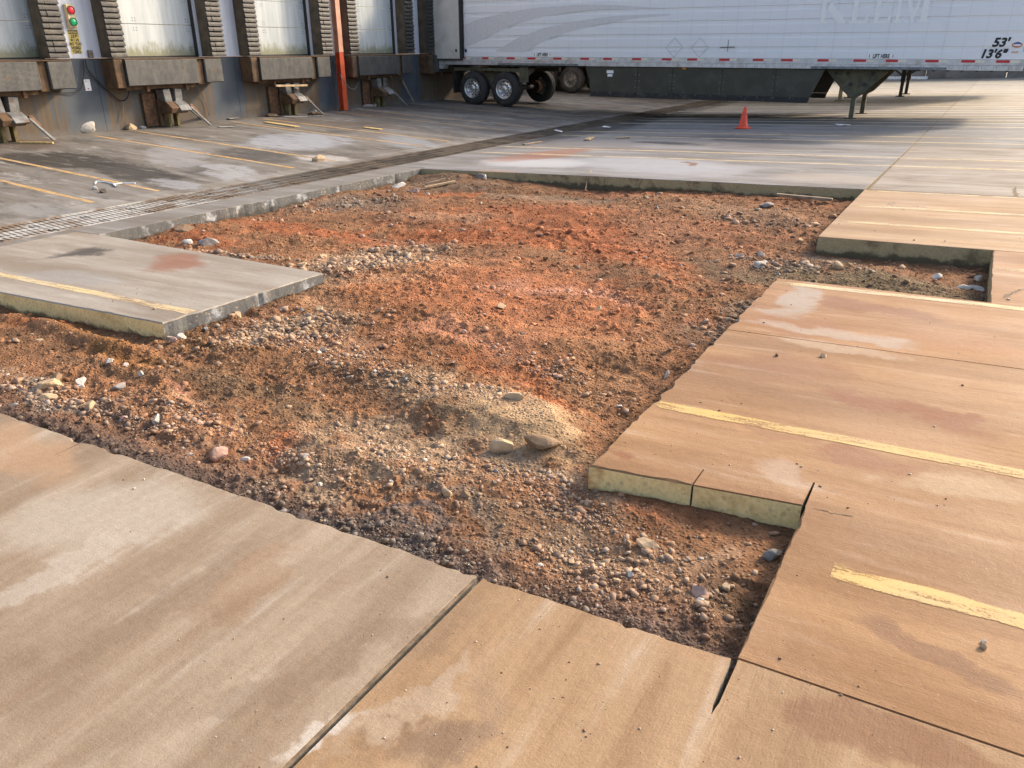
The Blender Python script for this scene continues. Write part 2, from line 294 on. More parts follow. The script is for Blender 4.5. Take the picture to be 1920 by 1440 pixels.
def slab(poly, tint, rough_edges=(), arris=.006, th=TH, name='concrete_slab', cutmap=None):
    """poly: list of (x,y) counter-clockwise; ragged edges already expanded"""
    Q = []
    for p in poly:
        if not Q or math.hypot(p[0]-Q[-1][0], p[1]-Q[-1][1]) > .0015: Q.append(p)
    if math.hypot(Q[0][0]-Q[-1][0], Q[0][1]-Q[-1][1]) < .0015: Q.pop()
    fl = [len(p) > 2 for p in Q]; P = [Vector((p[0], p[1])) for p in Q]; n = len(P)
    area = sum(P[i].x*P[(i+1) % n].y-P[(i+1) % n].x*P[i].y for i in range(n))
    if area < 0: P.reverse(); fl.reverse()
    ins = []
    for i in range(n):
        a = (P[i]-P[i-1]); b = (P[(i+1) % n]-P[i]); na = Vector((-a.y, a.x)).normalized(); nb = Vector((-b.y, b.x)).normalized()
        m = na+nb; m = m/max(.5, m.length_squared)*2 if m.length > .1 else na
        sh = min(a.length, b.length); k = .0 if fl[i] else (.0015 if max(a.length, b.length) > .3 else min(arris*(.5+4*mnoise.noise(Vector((P[i].x*9, P[i].y*9, 3.3)))**2), sh*.4, .014)); ins.append(P[i]+m*k)
    bm = bmesh.new()
    top = [bm.verts.new((p.x, p.y, zg(p.x))) for p in ins]
    rim = [bm.verts.new((p.x, p.y, zg(p.x)-arris*.9)) for p in P]
    bot = [bm.verts.new((p.x, p.y, zg(p.x)-th)) for p in P]
    from mathutils.geometry import tessellate_polygon
    for tri in tessellate_polygon([[Vector((v.co.x, v.co.y, 0)) for v in top]]):
        try: f = bm.faces.new([top[k] for k in tri])
        except ValueError: continue
        f.material_index = 0; f.normal_update()
        if f.normal.z < 0: f.normal_flip()
    for i in range(n):
        j = (i+1) % n; e = P[j]-P[i]; nx, ny = e.y/max(e.length, 1e-6), -e.x/max(e.length, 1e-6)
        q = bm.faces.new((rim[i], rim[j], top[j], top[i])); q.material_index = 0
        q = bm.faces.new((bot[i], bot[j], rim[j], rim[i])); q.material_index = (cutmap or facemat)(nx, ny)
    me = bpy.data.meshes.new(name); bm.to_mesh(me); bm.free()
    for m in (M_CON, M_CUTF, M_CUTG, M_CUTD): me.materials.append(m)
    o = bpy.data.objects.new(name, me); C.objects.link(o); o.parent = PAV; o.color = tint; return o
TAN = (.43, .252, .122, 1); TANP = (.49, .33, .19, 1); NEAR = (.45, .36, .262, 1); NEARR = (.43, .285, .158, 1); GREY = (.27, .262, .25, 1); LEFT = (.42, .385, .335, 1); LOT = (.235, .225, .21, 1)  # slab tints: concrete and clay dust, with the warm sunlit cast mixed in
j = .003
# near apron
slab([(-8.4+j, -3.4), (-4.8-j, -3.4), (-4.8-j, 1.75)]+ragged((-4.8-j, 1.75), (-8.4+j, 1.72), .008, 3), NEAR)
slab([(-4.8+j, -3.4), (-1.200-j, -3.4), (-1.200-j, 1.775)]+ragged((-1.200-j, 1.778), (-4.8+j, 1.75), .010, 5, .022, 9), NEAR, arris=.008)
slab([(-1.2+j-.002, -3.4), (2.4-j, -3.4), (2.4-j, 1.811), (-.325, 1.805, 0), (-.325, 1.62, 0), (-.328, 1.60, 0), (-.331, 1.57, 0), (-.338, 1.61, 0), (-.345, 1.80, 0)]+ragged((-.345, 1.80), (-1.2+j-.002, 1.778), .007, 8, .022, 4), NEARR, arris=.007)
slab([(2.4+j, -3.4), (6-j, -3.4), (6-j, 1.811), (2.4+j, 1.811)], NEARR)
# right-hand slabs round the hole
E1 = [(-.33, 1.812), (2.4-j, 1.818), (2.4-j, 4.72-j), (-1.2, 4.66-j)]+ragged((-1.2, 4.66-j), (-1.2, 2.65), .018, 11, .024, 8)+[(-1.2, 2.65)]+ragged((-1.2, 2.65), (-.765, 2.70), .006, 12, .03)+[(-.765, 2.70, 0), (-.764, 2.84, 0), (-.758, 2.84, 0), (-.757, 2.70, 0), (-.345, 2.745, 0), (-.342, 2.94, 0), (-.334, 2.94, 0), (-.331, 2.74, 0)]+ragged((-.331, 2.74), (-.33, 1.82), .004, 13, .024, 1)
slab(E1, TAN, arris=.008)
slab([(2.4+j, 1.818), (6-j, 1.818), (6-j, 4.72-j), (2.4+j, 4.72-j)], TAN)
F1 = [(-1.2, 4.66+j), (2.4-j, 4.72+j), (2.4-j, 7.66-j), (.2, 7.66-j)]+ragged((.2, 7.66), (.215, 5.97), .012, 14)+[(.215, 5.97)]+ragged((.215, 5.97), (-1.21, 6.03), .007, 15)+ragged((-1.21, 6.03), (-1.2, 4.66+j), .020, 16, .024, 9)
slab(F1, (.445, .25, .118, 1))
slab([(2.4+j, 4.72+j), (6-j, 4.72+j), (6-j, 10.68-j), (2.4+j, 10.68-j)], TAN)
slab(ragged((-1.22, 7.68), (.2, 7.67), .006, 17)+[(.2, 7.67), (2.4-j, 7.67), (2.4-j, 10.68-j), (-1.235, 10.68-j)], TANP, cutmap=lambda nx, ny: 3 if ny < -.5 else facemat(nx, ny))
# left slab and strip along the drain
slab(ragged((-8.58, 3.03), (-4.70, 3.14), .010, 21)+ragged((-4.70, 3.14), (-4.64, 4.66), .014, 22, .04, 3)+[(-4.64, 4.66), (-8.15, 4.90), (-8.58, 4.90)], LEFT, arris=.01)
slab([(-8.78, 1.78)]+[(-8.6, 1.78), (-8.6, 4.9)]+ragged((-8.18, 4.92), (-8.12, 10.5), .02, 23, .05, 4)+[(-8.12, 10.5), (-8.12, 10.76), (-8.78, 10.76)], GREY, th=.28, cutmap=lambda nx, ny: 2)
slab([(-8.78, -3.4), (-8.4-j, -3.4), (-8.4-j, 1.77), (-8.78, 1.77)], NEAR)
# beyond the hole
ys = [10.74, 16.1, 21.5, 26.9, 32.3, 37.7, 43.1, 48.5, 53.2]
FT = [(.30, .30, .305, 1), (.25, .255, .26, 1), (.26, .25, .24, 1), (.33, .305, .26, 1), (.33, .31, .27, 1), (.32, .31, .28, 1), (.32, .31, .28, 1), (.32, .31, .28, 1)]  # concrete greys; the bluish rows hold shade and sky sheen in their colour
for r in range(8):
    y0, y1 = ys[r], ys[r+1]
    dk = lambda nx, ny: 3
    if r == 0:
        slab(ragged((-8.12, 10.66), (-4.8-j, 10.74), .02, 31, .05, 2)+[(-4.8-j, 10.74), (-4.8-j, y1-j), (-8.78, y1-j), (-8.78, 10.78), (-8.12, 10.78)], FT[0], cutmap=dk)
        slab(ragged((-4.8+j, 10.74), (-1.24, 10.70), .012, 32, .05, 2)+[(-1.24, 10.70), (-1.2-.012, y1-j), (-4.8+j, y1-j)], FT[0], cutmap=dk)
        slab([(-1.2+.012, 10.70), (2.4-j, 10.70), (2.4-j, y1-j), (-1.2+.012, y1-j)], (.36, .315, .265, 1))
        slab([(2.4+j, 10.70), (6-j, 10.70), (6-j, y1-j), (2.4+j, y1-j)], (.36, .315, .265, 1))
    else:
        for (a, b) in ((-8.78, -4.8-j), (-4.8+j, -1.2-.014), (-1.2+.014, 2.4-j), (2.4+j, 6-j)):
            slab([(a, y0+j), (b, y0+j), (b, y1-j), (a, y1-j)], FT[r] if a < -1.5 else tuple(x*1.12 for x in FT[r][:3])+(1,))
# lot between drain and docks
yl = [-3.4, .7, 7.9, 15.1, 22.3, 29.5, 36.7, 43.9, 53.2]
for a, b in zip(yl, yl[1:]): slab([(-16.3, a+j), (-9.98, a+j), (-9.98, b-j), (-16.3, b-j)], LOT)
yl2 = [-3.4, 0, 4.1, 8.2, 12.3, 16.4, 20.5, 24.6, 28.7, 33, 38, 43, 48, 53.2]
for a, b in zip(yl2, yl2[1:]): slab([(-9.965, a+j), (-9.62, a+j), (-9.62, b-j), (-9.965, b-j)], (.29, .28, .26, 1))

M_FILL = plain('joint_dirt', (.19, .135, .085, 1), .95, 0, .4, 20, .6, .004)
def filler(x0, x1, y0, y1, dep=.006):
    m = MB(); m.add([(x0, y0, zg(x0)-dep), (x1, y0, zg(x1)-dep), (x1, y1, zg(x1)-dep), (x0, y1, zg(x0)-dep)], [(0, 1, 2, 3)]); m.build('joint_filler', M_FILL, PAV)
filler(-1.212, -1.19, -3.4, 1.76, .0022); filler(-4.81, -4.79, -3.4, 1.74); filler(-.30, 6, 1.79, 1.83, .005); filler(-1.17, 6, 4.64, 4.745, .006)
for x_ in (-1.2, -4.8): filler(x_-.02, x_+.02, 10.76, 53, .009)
filler(2.39, 2.41, -3.4, 53, .006)
for y_ in ys[1:-1]: filler(-8.7, 6, y_-.01, y_+.01, .006)
for y_ in yl[1:-1]: filler(-16.2, -10, y_-.01, y_+.01, .007)
filler(-9.985, -9.96, -3.4, 53, .008)
def crack(pp, G, w, seed):
    r_ = random.Random(seed); P_ = []
    for (a, b) in zip(pp, pp[1:]):
        for t in np.linspace(0, 1, 9)[:-1]: P_.append(G(a[0]+(b[0]-a[0])*t+r_.uniform(-2, 2), a[1]+(b[1]-a[1])*t+r_.uniform(-1.2, 1.2)))
    P_.append(G(*pp[-1])); vs = []; fs = []; n = len(P_)
    for i, p in enumerate(P_):
        d = P_[min(i+1, n-1)]-P_[max(0, i-1)]; nn = np.array([-d[1], d[0]])/max(1e-6, math.hypot(d[0], d[1])); k = w*(.25+r_.random())*min(1, i/2+.1, (n-1-i)/2+.1)
        for s_ in (-1, 1): x_, y_ = p[0]+nn[0]*k*s_/2, p[1]+nn[1]*k*s_/2; vs.append((x_, y_, zg(x_)+.0015))
        if i: fs.append((2*i-2, 2*i-1, 2*i+1, 2*i))
    MB().add(vs, fs).build('crack', M_FILL, PAV)
crack([(1524, 953), (1560, 962), (1602, 969)], GR, .006, 1); crack([(1882, 559), (1900, 548), (1925, 540)], GR, .03, 3)
crack([(105, 806), (110, 800)], GR, .01, 4); crack([(440, 933), (470, 920)], GR, .008, 5); crack([(100, 855), (160, 826), (185, 815)], GR, .006, 6); crack([(1904, 350), (1903, 362), (1908, 371)], GR, .06, 7); crack([(360, 370), (420, 352)], GR, .005, 8)

# painted bay lines, worn
def paint(name, col, col2, wear):
    g = NG(name); P = g.pos(); n = g.noise(g.mapv(P, (3, 22, 1)), 1.5, 8, .72); f = g.noise(P, 90, 4, .7)
    c = g.mix(g.ramp(g.noise(P, 2.1, 4), .35, .65), col, col2); c = g.mix(g.ramp(f, .3, .7, .4, 0), c, (.40, .26, .12, 1)); big = g.noise(g.mapv(P, (1.6, 5, 1)), 1.2, 5, .6); c = g.mix(g.ramp(big, .4, .65, 0, .45), c, (.46, .31, .17, 1))
    uv = g.sep(g.n('ShaderNodeUVMap').outputs[0]); ed = g.math('MULTIPLY', g.math('MULTIPLY', uv[1], g.math('SUBTRACT', 1., uv[1])), 4.)
    soft = g.math('ADD', g.ramp(ed, .0, .5, .34, 0), g.ramp(uv[0], 0, .22, .14, 0)); n = g.math('ADD', n, g.math('ADD', soft, g.ramp(big, .5, .7, 0, .16)))
    g.done(c, .7, g.bump(f, .3, .002))
    t = g.n('ShaderNodeBsdfTransparent'); mx = g.n('ShaderNodeMixShader')
    g.set(mx.inputs[0], g.ramp(g.math('MULTIPLY_ADD', f, .7, n), wear+.08, wear+.42)); g.t.links.new(t.outputs[0], mx.inputs[2]); g.t.links.new(g.b.outputs[0], mx.inputs[1]); g.t.links.new(mx.outputs[0], g.out.inputs[0])
    return g.m
PY_ = paint('yellow_line_paint', (.68, .44, .12, 1), (.60, .42, .18, 1), .76)
PP_ = paint('pale_line_paint', (.70, .56, .30, 1), (.62, .52, .34, 1), .72)
PF_ = paint('far_line_paint', (.80, .70, .46, 1), (.74, .66, .46, 1), .86)
PO_ = paint('orange_line_paint', (.60, .36, .11, 1), (.50, .36, .20, 1), .72)
def line(x0, x1, y0, y1, w, mat, wob=.004):
    m = MB(); n = max(2, int((x1-x0)/.12)); vs = []; fs = []
    for i in range(n+1):
        t = i/n; x = x0+(x1-x0)*t; y = y0+(y1-y0)*t; k = wob*mnoise.noise(Vector((x*5, y, 0)))*2; k2 = wob*mnoise.noise(Vector((x*5, y, 9)))*2
        vs += [(x, y-w/2+k, zg(x)+.0016), (x, y+w/2+k2, zg(x)+.0016)]
        if i: fs.append((2*i-2, 2*i, 2*i+1, 2*i-1))
    o = m.add(vs, fs).build('parking_line', mat, PAV); me = o.data; uv = me.uv_layers.new(name='uv')
    for lp in me.loops: uv.data[lp.index].uv = ((vs[lp.vertex_index][0]-x0), lp.vertex_index % 2)
    return o
line(-.17, 6, 2.365, 2.40, .105, PY_, .010); line(-1.17, 6, 3.38, 3.44, .095, PY_, .006); line(-8.5, -4.72, 3.42, 3.40, .105, PP_)
line(-1.19, 6, 5.90, 5.86, .10, PP_); line(.235, 6, 7.0, 6.95, .10, PP_); line(-1.2, 6, 8.5, 8.5, .10, PP_); line(-1.2, 6, 9.5, 9.4, .12, PP_); line(-1.2, 6, 10.62, 10.5, .08, PP_)
for k in range(3, 14):
    for dy in (2.37, 3.42):
        y = dy+3.58*k
        if y < 52: line(-8.7 if k < 6 else -8.7, 6, y, y-.02, .12, PF_ if k > 4 else PP_)
        if y < 52 and k > 4: line(-8.7, 6, y+1.8, y+1.8, .12, PF_)
for k in range(0, 14):
    for dy in (2.40, 3.40):
        y = dy+3.62*k
        if y < 52: line(-15.9, -10.0, y+(.22 if k < 3 else .15), y, .10, PO_)

# ------------------------------------------------------------------ trench drain with grates
def grate_mat():
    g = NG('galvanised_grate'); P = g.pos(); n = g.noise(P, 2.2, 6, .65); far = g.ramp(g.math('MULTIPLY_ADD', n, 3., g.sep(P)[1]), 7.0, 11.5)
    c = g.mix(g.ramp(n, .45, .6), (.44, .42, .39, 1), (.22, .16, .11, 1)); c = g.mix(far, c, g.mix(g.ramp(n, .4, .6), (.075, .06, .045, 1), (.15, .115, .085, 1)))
    return g.done(c, .8, g.bump(g.noise(P, 40, 3), .2, .003), 0, .3)
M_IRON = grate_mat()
M_RUST = plain('rusted_steel', (.16, .085, .045, 1), .8, .2, .4, 14, .5, .006, (.07, .045, .03, 1), 5)
M_DARK = plain('dark_void', (.02, .018, .016, 1), .9)
gt = thing('drain_channel', 'long dark drain channel running beneath the line of metal grates', 'drain channel', (-9.2, 20, -.75))
ch = MB(); ch.box(-9.66, -8.74, -3.4, 53, -.78, -.74); ch.box(-9.67, -9.62, -3.4, 53, -.74, -.275); ch.box(-8.78, -8.73, -3.4, 53, -.74, -.285); ch.build('channel_wall', M_DARK, gt)
GLN = .62
g0 = thing('drain_grate', 'metal drain grate, nearest whole grate of the row beside the left slab', 'drain grate', (-9.2, 3.6, -.26), 'slotted grates along the trench drain')
def gz(x): return zg(x)-.002
fr = MB()
for (a, b) in ((-9.615, -9.585), (-8.815, -8.785)): fr.box(a, b, 3.6, 3.6+GLN-.008, -.29, gz((a+b)/2))
fr.box(-9.585, -8.815, 3.6, 3.612, -.29, -.268); fr.build('frame', M_IRON, g0)
brs = MB()
for r in range(4):
    xa = -9.585+r*.1925; xb = xa+.1925
    brs.box(xb-.022, xb, 3.612, 3.6+GLN-.01, -.285, -.262)
    for k in range(9):
        y = 3.62+k*.067+(.033 if r % 2 else 0)
        if y+.032 < 3.6+GLN: brs.box(xa, xb-.022, y, y+.032, -.285, -.264)
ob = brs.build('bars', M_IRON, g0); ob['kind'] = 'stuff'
for k in range(-8, 78):
    if k == 0: continue
    c_ = dup(g0, (0, k*GLN, 0)); c_['label'] = 'slotted metal grate set in the long trench drain across the yard'
g0['label'] = 'slotted metal grate set in the long trench drain across the yard'

# ------------------------------------------------------------------ excavation: soil relief and colour
HOLE = [(-8.6, 1.75), (-.33, 1.8), (-.33, 2.74), (-1.2, 2.65), (-1.2, 6.03), (.21, 5.97), (.2, 7.66), (-1.22, 7.68), (-1.24, 10.7), (-8.12, 10.7), (-8.15, 4.9), (-4.64, 4.66), (-4.7, 3.14), (-8.6, 3.03)]
def inside(x, y, poly=HOLE):
    c = np.zeros(x.shape, bool); n = len(poly)
    for i in range(n):
        (x0, y0), (x1, y1) = poly[i], poly[(i+1) % n]
        if y0 == y1: continue
        c ^= ((y0 > y) != (y1 > y)) & (x < (x1-x0)*(y-y0)/(y1-y0)+x0)
    return c
def edged(x, y, poly=HOLE):
    d = np.full(x.shape, 9.); n = len(poly)
    for i in range(n):
        ax, ay = poly[i]; bx, by = poly[(i+1) % n]; dx, dy = bx-ax, by-ay; t = np.clip(((x-ax)*dx+(y-ay)*dy)/(dx*dx+dy*dy), 0, 1)
        d = np.minimum(d, np.hypot(x-ax-t*dx, y-ay-t*dy))
    return d
def gauss(x, y, e): 
    c, a, b = e; A = np.linalg.inv(np.array([[a[0], b[0]], [a[1], b[1]]])); u = A[0, 0]*(x-c[0])+A[0, 1]*(y-c[1]); w = A[1, 0]*(x-c[0])+A[1, 1]*(y-c[1]); return np.exp(-(u*u+w*w))
GD = lambda px, py: GR(px, py, -.13)
# (px, py, half axis 1, half axis 2, height)
RELIEF = [(978, 796, 84, 24, 14, -36, .13), (856, 790, 70, 10, 16, -26, .055), (870, 765, 90, -14, 20, 22, .07), (1080, 860, 60, 30, 26, -20, .03), (600, 850, 60, 20, 14, -26, .05), (760, 890, 140, 50, 16, -20, .025),
 (690, 700, 130, 36, 20, -22, .045), (420, 660, 110, 26, 20, -14, .05), (310, 735, 30, 30, 20, -20, .035), (480, 790, 120, 30, 30, -20, .01), (930, 690, 120, 30, 30, -20, -.035), (1130, 720, 90, -10, 20, 40, -.02),
 (560, 900, 160, 60, 12, -16, -.02), (300, 830, 160, 60, 12, -16, -.035), (1080, 1090, 150, 60, 12, -16, -.01), (1180, 960, 90, 26, 20, -16, .03), (150, 640, 150, 30, 16, -14, .035), (540, 560, 70, -24, 16, 16, .04),
 (1080, 470, 90, 50, 30, -10, -.05), (1200, 520, 90, 30, 30, -20, .07), (1050, 400, 190, 6, 10, -12, .10), (790, 410, 170, 4, 10, -10, .08), (1260, 380, 90, 20, 30, -12, .10), (820, 440, 200, 4, 10, -8, -.05), (540, 435, 190, 30, 14, -16, .04),
 (1480, 420, 60, 30, 20, -14, .05), (640, 460, 110, 30, 20, -12, -.03), (930, 352, 120, 4, 8, -6, .08), (720, 352, 60, 4, 8, -6, .03), (1350, 560, 60, -30, 12, 20, .05), (1660, 520, 150, 20, 10, -16, .04), (1620, 540, 90, 10, 10, -8, -.05), (1020, 640, 160, 30, 10, -16, .03), (880, 560, 200, -20, 20, 26, .02), (1440, 370, 100, 6, 10, -8, .04), (850, 336, 110, 4, 14, -6, .12), (1300, 352, 90, 4, 14, -5, .06), (380, 430, 110, -10, 16, 8, .07), (620, 372, 60, -12, 10, 5, .07), (100, 620, 140, 40, 10, -8, .05)]
RE = [(ell(GD, *r[:6]), r[6]) for r in RELIEF]
def soil_h(x, y, fine=True):
    h = -.135-.045*np.clip((y-4)/5, 0, 1)+.02*np.clip((3-y), 0, 1)
    h = h+(fbm(x*.8, y*.8, 4, 1)-.5)*.10
    for e, k in RE: h = h+k*gauss(x, y, e)
    # tracked ruts, ridges running across
    h = h+(fbm(x*.9+y*.2, y*3.2, 3, 21)-.5)*.045
    h = h+(fbm(x*4, y*4, 4, 5)-.5)*.045
    if fine:
        am = .35+1.0*np.clip(fbm(x*1.3, y*2.0, 3, 61)*2.6-.85, 0, 1)
        h = h+am*((fbm(x*13, y*13, 4, 9)-.5)*.038)+(fbm(x*.8, y*9, 3, 71)-.5)*.016+am*np.maximum(0, fbm(x*34, y*34, 3, 12)-.45)*.034
    ed = edged(x, y); ins = inside(x, y); h = h-.03*np.exp(-(ed/.12)**2)*(y < 2.3)
    h = np.where(ins, np.minimum(h, -.035), np.minimum(h, -.10)); return h
RED = (.40, .145, .062); ORG = (.46, .19, .075); BRN = (.235, .130, .068); TANS = (.42, .30, .195); DRK = (.115, .075, .045); GRYD = (.135, .125, .12); PINK = (.52, .28, .19); SAND = (.50, .355, .215); MUD = (.17, .115, .065)
COLZ = [(840, 560, 420, 20, 120, 130, ORG, .35), (960, 540, 260, 10, 90, 90, (.46, .19, .09), .8), (1040, 420, 330, 10, 60, 40, RED, .8), (560, 430, 190, 20, 60, 20, RED, .85), (330, 440, 110, 6, 30, 14, RED, .8), (1180, 470, 130, 30, 40, 40, RED, .8), (920, 440, 200, 4, 40, 14, RED, .7),
 (1080, 545, 120, 10, 40, 18, PINK, .8), (850, 625, 130, 6, 50, 26, (.50, .25, .15), .8), (800, 500, 170, -30, 30, 20, (.45, .24, .13), .6), (830, 410, 120, 4, 20, 8, (.42, .25, .15), .8), (700, 485, 130, -26, 30, 16, TANS, .75), (620, 560, 60, -20, 30, 40, TANS, .4), (520, 625, 110, -24, 40, 20, TANS, .85), (620, 640, 60, 10, 30, 40, (.36, .22, .14), .6),
 (950, 700, 110, 20, 40, 34, (.42, .165, .07), .7), (1010, 730, 80, 10, 40, 20, RED, .6), (1150, 690, 100, -30, 20, 40, (.40, .23, .12), .6), (1000, 620, 160, 6, 60, 20, (.42, .21, .11), .5),
 (420, 660, 110, 30, 30, -10, (.20, .105, .045), .8), (150, 640, 160, 40, 12, -12, (.30, .15, .05), .8), (60, 620, 60, 10, 20, 12, RED, .7), (200, 690, 200, 40, 20, 14, (.17, .105, .06), .7), (110, 750, 160, 50, 30, 30, (.34, .265, .205), .9), (240, 800, 60, 10, 30, 30, (.16, .085, .045), .8), (300, 740, 40, 20, 20, 24, PINK, .8),
 (640, 720, 150, 40, 30, 40, BRN, .8), (500, 760, 160, 40, 40, 40, (.22, .145, .085), .8), (340, 770, 80, 30, 30, 20, TANS, .7), (430, 850, 80, 20, 20, 14, (.30, .15, .075), .7), (520, 835, 50, 10, 20, 16, RED, .7), (600, 870, 70, 30, 20, -24, (.40, .30, .20), .8),
 (860, 785, 70, 16, 20, -26, (.40, .29, .18), .9), (978, 806, 110, 30, 20, -48, (.56, .40, .24), 1.), (880, 750, 120, 10, 30, 24, TANS, .8), (780, 870, 160, 60, 50, -30, (.40, .30, .20), .8), (1010, 900, 120, 30, 30, 30, (.40, .31, .215), .8), (820, 960, 160, 50, 20, 20, (.28, .215, .16), .8), (700, 990, 200, 80, 8, -12, GRYD, .7),
 (1230, 950, 140, 34, 30, 30, (.42, .185, .085), .85), (1380, 1000, 60, 30, 20, 30, (.40, .20, .10), .7), (1180, 1080, 190, 60, 30, -40, (.36, .235, .145), .8), (1350, 1060, 80, 10, 20, 20, (.46, .31, .20), .7), (1380, 1170, 60, 40, 10, -20, DRK, .6), (1000, 1010, 100, 40, 20, 20, (.33, .24, .16), .6),
 (1480, 560, 120, -60, 20, 26, DRK, .5), (1420, 500, 120, 4, 30, 22, (.16, .11, .07), .75), (1650, 530, 230, 20, 20, 30, (.19, .145, .085), .9), (1560, 480, 60, 4, 20, 10, (.32, .26, .19), .7), (1760, 470, 130, 10, 10, 10, (.38, .30, .20), .8), (1400, 400, 130, 10, 30, 20, (.34, .22, .14), .6), (1430, 370, 120, 6, 20, 10, (.30, .13, .06), .6),
 (1250, 430, 90, 10, 20, 30, (.30, .20, .13), .4), (1400, 590, 100, -20, 10, 16, (.40, .30, .21), .5), (830, 345, 110, 4, 20, 12, (.20, .145, .10), .8), (1000, 365, 160, 4, 10, 5, (.33, .25, .18), .7), (860, 362, 80, 2, 20, 5, (.45, .155, .05), .8), (1210, 360, 130, 4, 10, 6, (.32, .14, .07), .8), (700, 385, 70, -6, 20, 12, (.23, .16, .11), .8), (640, 380, 70, -10, 12, 6, (.20, .17, .14), .7),
 (560, 540, 80, -30, 10, 16, (.15, .105, .075), .8), (450, 480, 90, 10, 30, 8, (.33, .28, .22), .6)]
CE = [(ell(GD, *c[:6]), np.array(c[6]), c[7]) for c in COLZ]
def soil_c(x, y):
    c = np.empty(x.shape+(3,)); f = fbm(x*1.1, y*1.6, 5, 40)[..., None]; c[...] = np.array(BRN)*(1-f)+np.array((.34, .18, .095))*f
    wx = x+(fbm(x*2.3, y*2.3, 4, 50)-.5)*.8; wy = y+(fbm(x*2.3, y*2.3, 4, 60)-.5)*.7; br = fbm(x*6, y*6, 4, 70)
    for e, col, k in CE:
        g_ = gauss(wx, wy, e); m = np.clip((g_+(br-.5)*.9-.12)*1.8, 0, 1)*(g_ > .02)*k; m = m[..., None]; c = c*(1-m)+col*m
    ed = edged(x, y)
    near = (np.exp(-(np.maximum(0, y-1.8)/(.13+.12*fbm(x*4, y*0+3, 3, 95)+.05*(x < -1.2)))**2)*.88)[..., None]; c = c*(1-near)+np.array((.095, .092, .098))*near  # near-edge band: dark moist gravel plus occlusion shade painted into the colour
    sd_ = (np.exp(-(ed/.10)**2)*(y > 2.4))[..., None]*.45; c = c*(1-sd_)+np.array((.13, .085, .05))*sd_  # shade along the cut edges painted into the soil colour
    sw = fbm(x*.7+y*.15, y*5.5, 4, 85)[..., None]; c = c*(.72+.56*sw); t = fbm(x*3.1, y*3.1, 4, 80)[..., None]; c = c*(.74+.5*t); crev_shade = fbm(x*13, y*13, 4, 9)[..., None]; c = c*(.52+.96*crev_shade)  # height noise reused to paint crevice shade into the colour
    return np.clip(c*np.array([.93, .86, .80]), .01, .9)
# tessellated finer where it is near
nt_, nr_ = 900, 820
th = np.radians(np.linspace(-90, 11, nt_)); rr = np.exp(np.linspace(np.log(1.70), np.log(14.2), nr_))
TT, RR = np.meshgrid(th, rr); X = RR*np.sin(TT); Y = RR*np.cos(TT)
keepv = (X > -8.9) & (X < .5) & (Y > 1.6) & (Y < 10.95) & ((edged(X, Y) < .12) | inside(X, Y))
Hh = soil_h(X, Y); Z = .03*X+Hh
idx = -np.ones(X.shape, int); 
qk = keepv[:-1, :-1] & keepv[1:, :-1] & keepv[:-1, 1:] & keepv[1:, 1:]
use = np.zeros(X.shape, bool); use[:-1, :-1] |= qk; use[1:, :-1] |= qk; use[:-1, 1:] |= qk; use[1:, 1:] |= qk
idx[use] = np.arange(use.sum())
def fastmesh(name, co, quads, cols, mat, nv=4, smooth=True):
    me = bpy.data.meshes.new(name); me.vertices.add(len(co)); me.vertices.foreach_set('co', co.astype(np.float32).ravel())
    me.loops.add(quads.size); me.loops.foreach_set('vertex_index', quads.astype(np.int32).ravel())
    me.polygons.add(len(quads)); me.polygons.foreach_set('loop_start', np.arange(0, quads.size, nv, dtype=np.int32))
    if smooth: me.polygons.foreach_set('use_smooth', np.ones(len(quads), bool))
    me.update(calc_edges=True)
    at = me.color_attributes.new('tone', 'FLOAT_COLOR', 'POINT'); c4 = np.ones((len(co), 4), np.float32); c4[:, :3] = cols; at.data.foreach_set('color', c4.ravel())
    me.materials.append(mat); o = bpy.data.objects.new(name, me); C.objects.link(o); return o
def soil_mat(name, bs=1., grain=True):
    g = NG(name); P = g.pos(); a = g.n('ShaderNodeAttribute'); a.attribute_name = 'tone'; c = a.outputs['Color']
    n = g.noise(P, 70, 5, .7); n2 = g.noise(P, 14, 5, .65)
    c = g.mix(g.ramp(n, .25, .7, .45, 0), c, g.mix(1., c, (.5, .46, .42, 1), 'MULTIPLY'))
    if grain:
        v = g.vor(P, 55); c = g.mix(g.math('MULTIPLY', g.ramp(v, .22, .12), g.ramp(g.noise(P, 6, 3), .45, .65, 0, .5)), c, (.55, .45, .34, 1))
        hv = g.math('MULTIPLY', g.ramp(g.vor(P, 45), .5, 0), 1.2)
        return g.done(c, .92, g.bump(g.math('ADD', g.math('ADD', n, n2), hv), .9*bs, .012), 0, .25)
    return g.done(c, .85, g.bump(g.math('ADD', n, n2), .4*bs, .004), 0, .3)
M_SOIL = soil_mat('clay_soil'); M_STONE = soil_mat('stone', .7, False)
q = np.stack([idx[:-1, :-1][qk], idx[:-1, 1:][qk], idx[1:, 1:][qk], idx[1:, :-1][qk]], 1)
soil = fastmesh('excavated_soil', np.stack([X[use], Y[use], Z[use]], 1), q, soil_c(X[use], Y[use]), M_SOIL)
tag(soil, kind='structure')

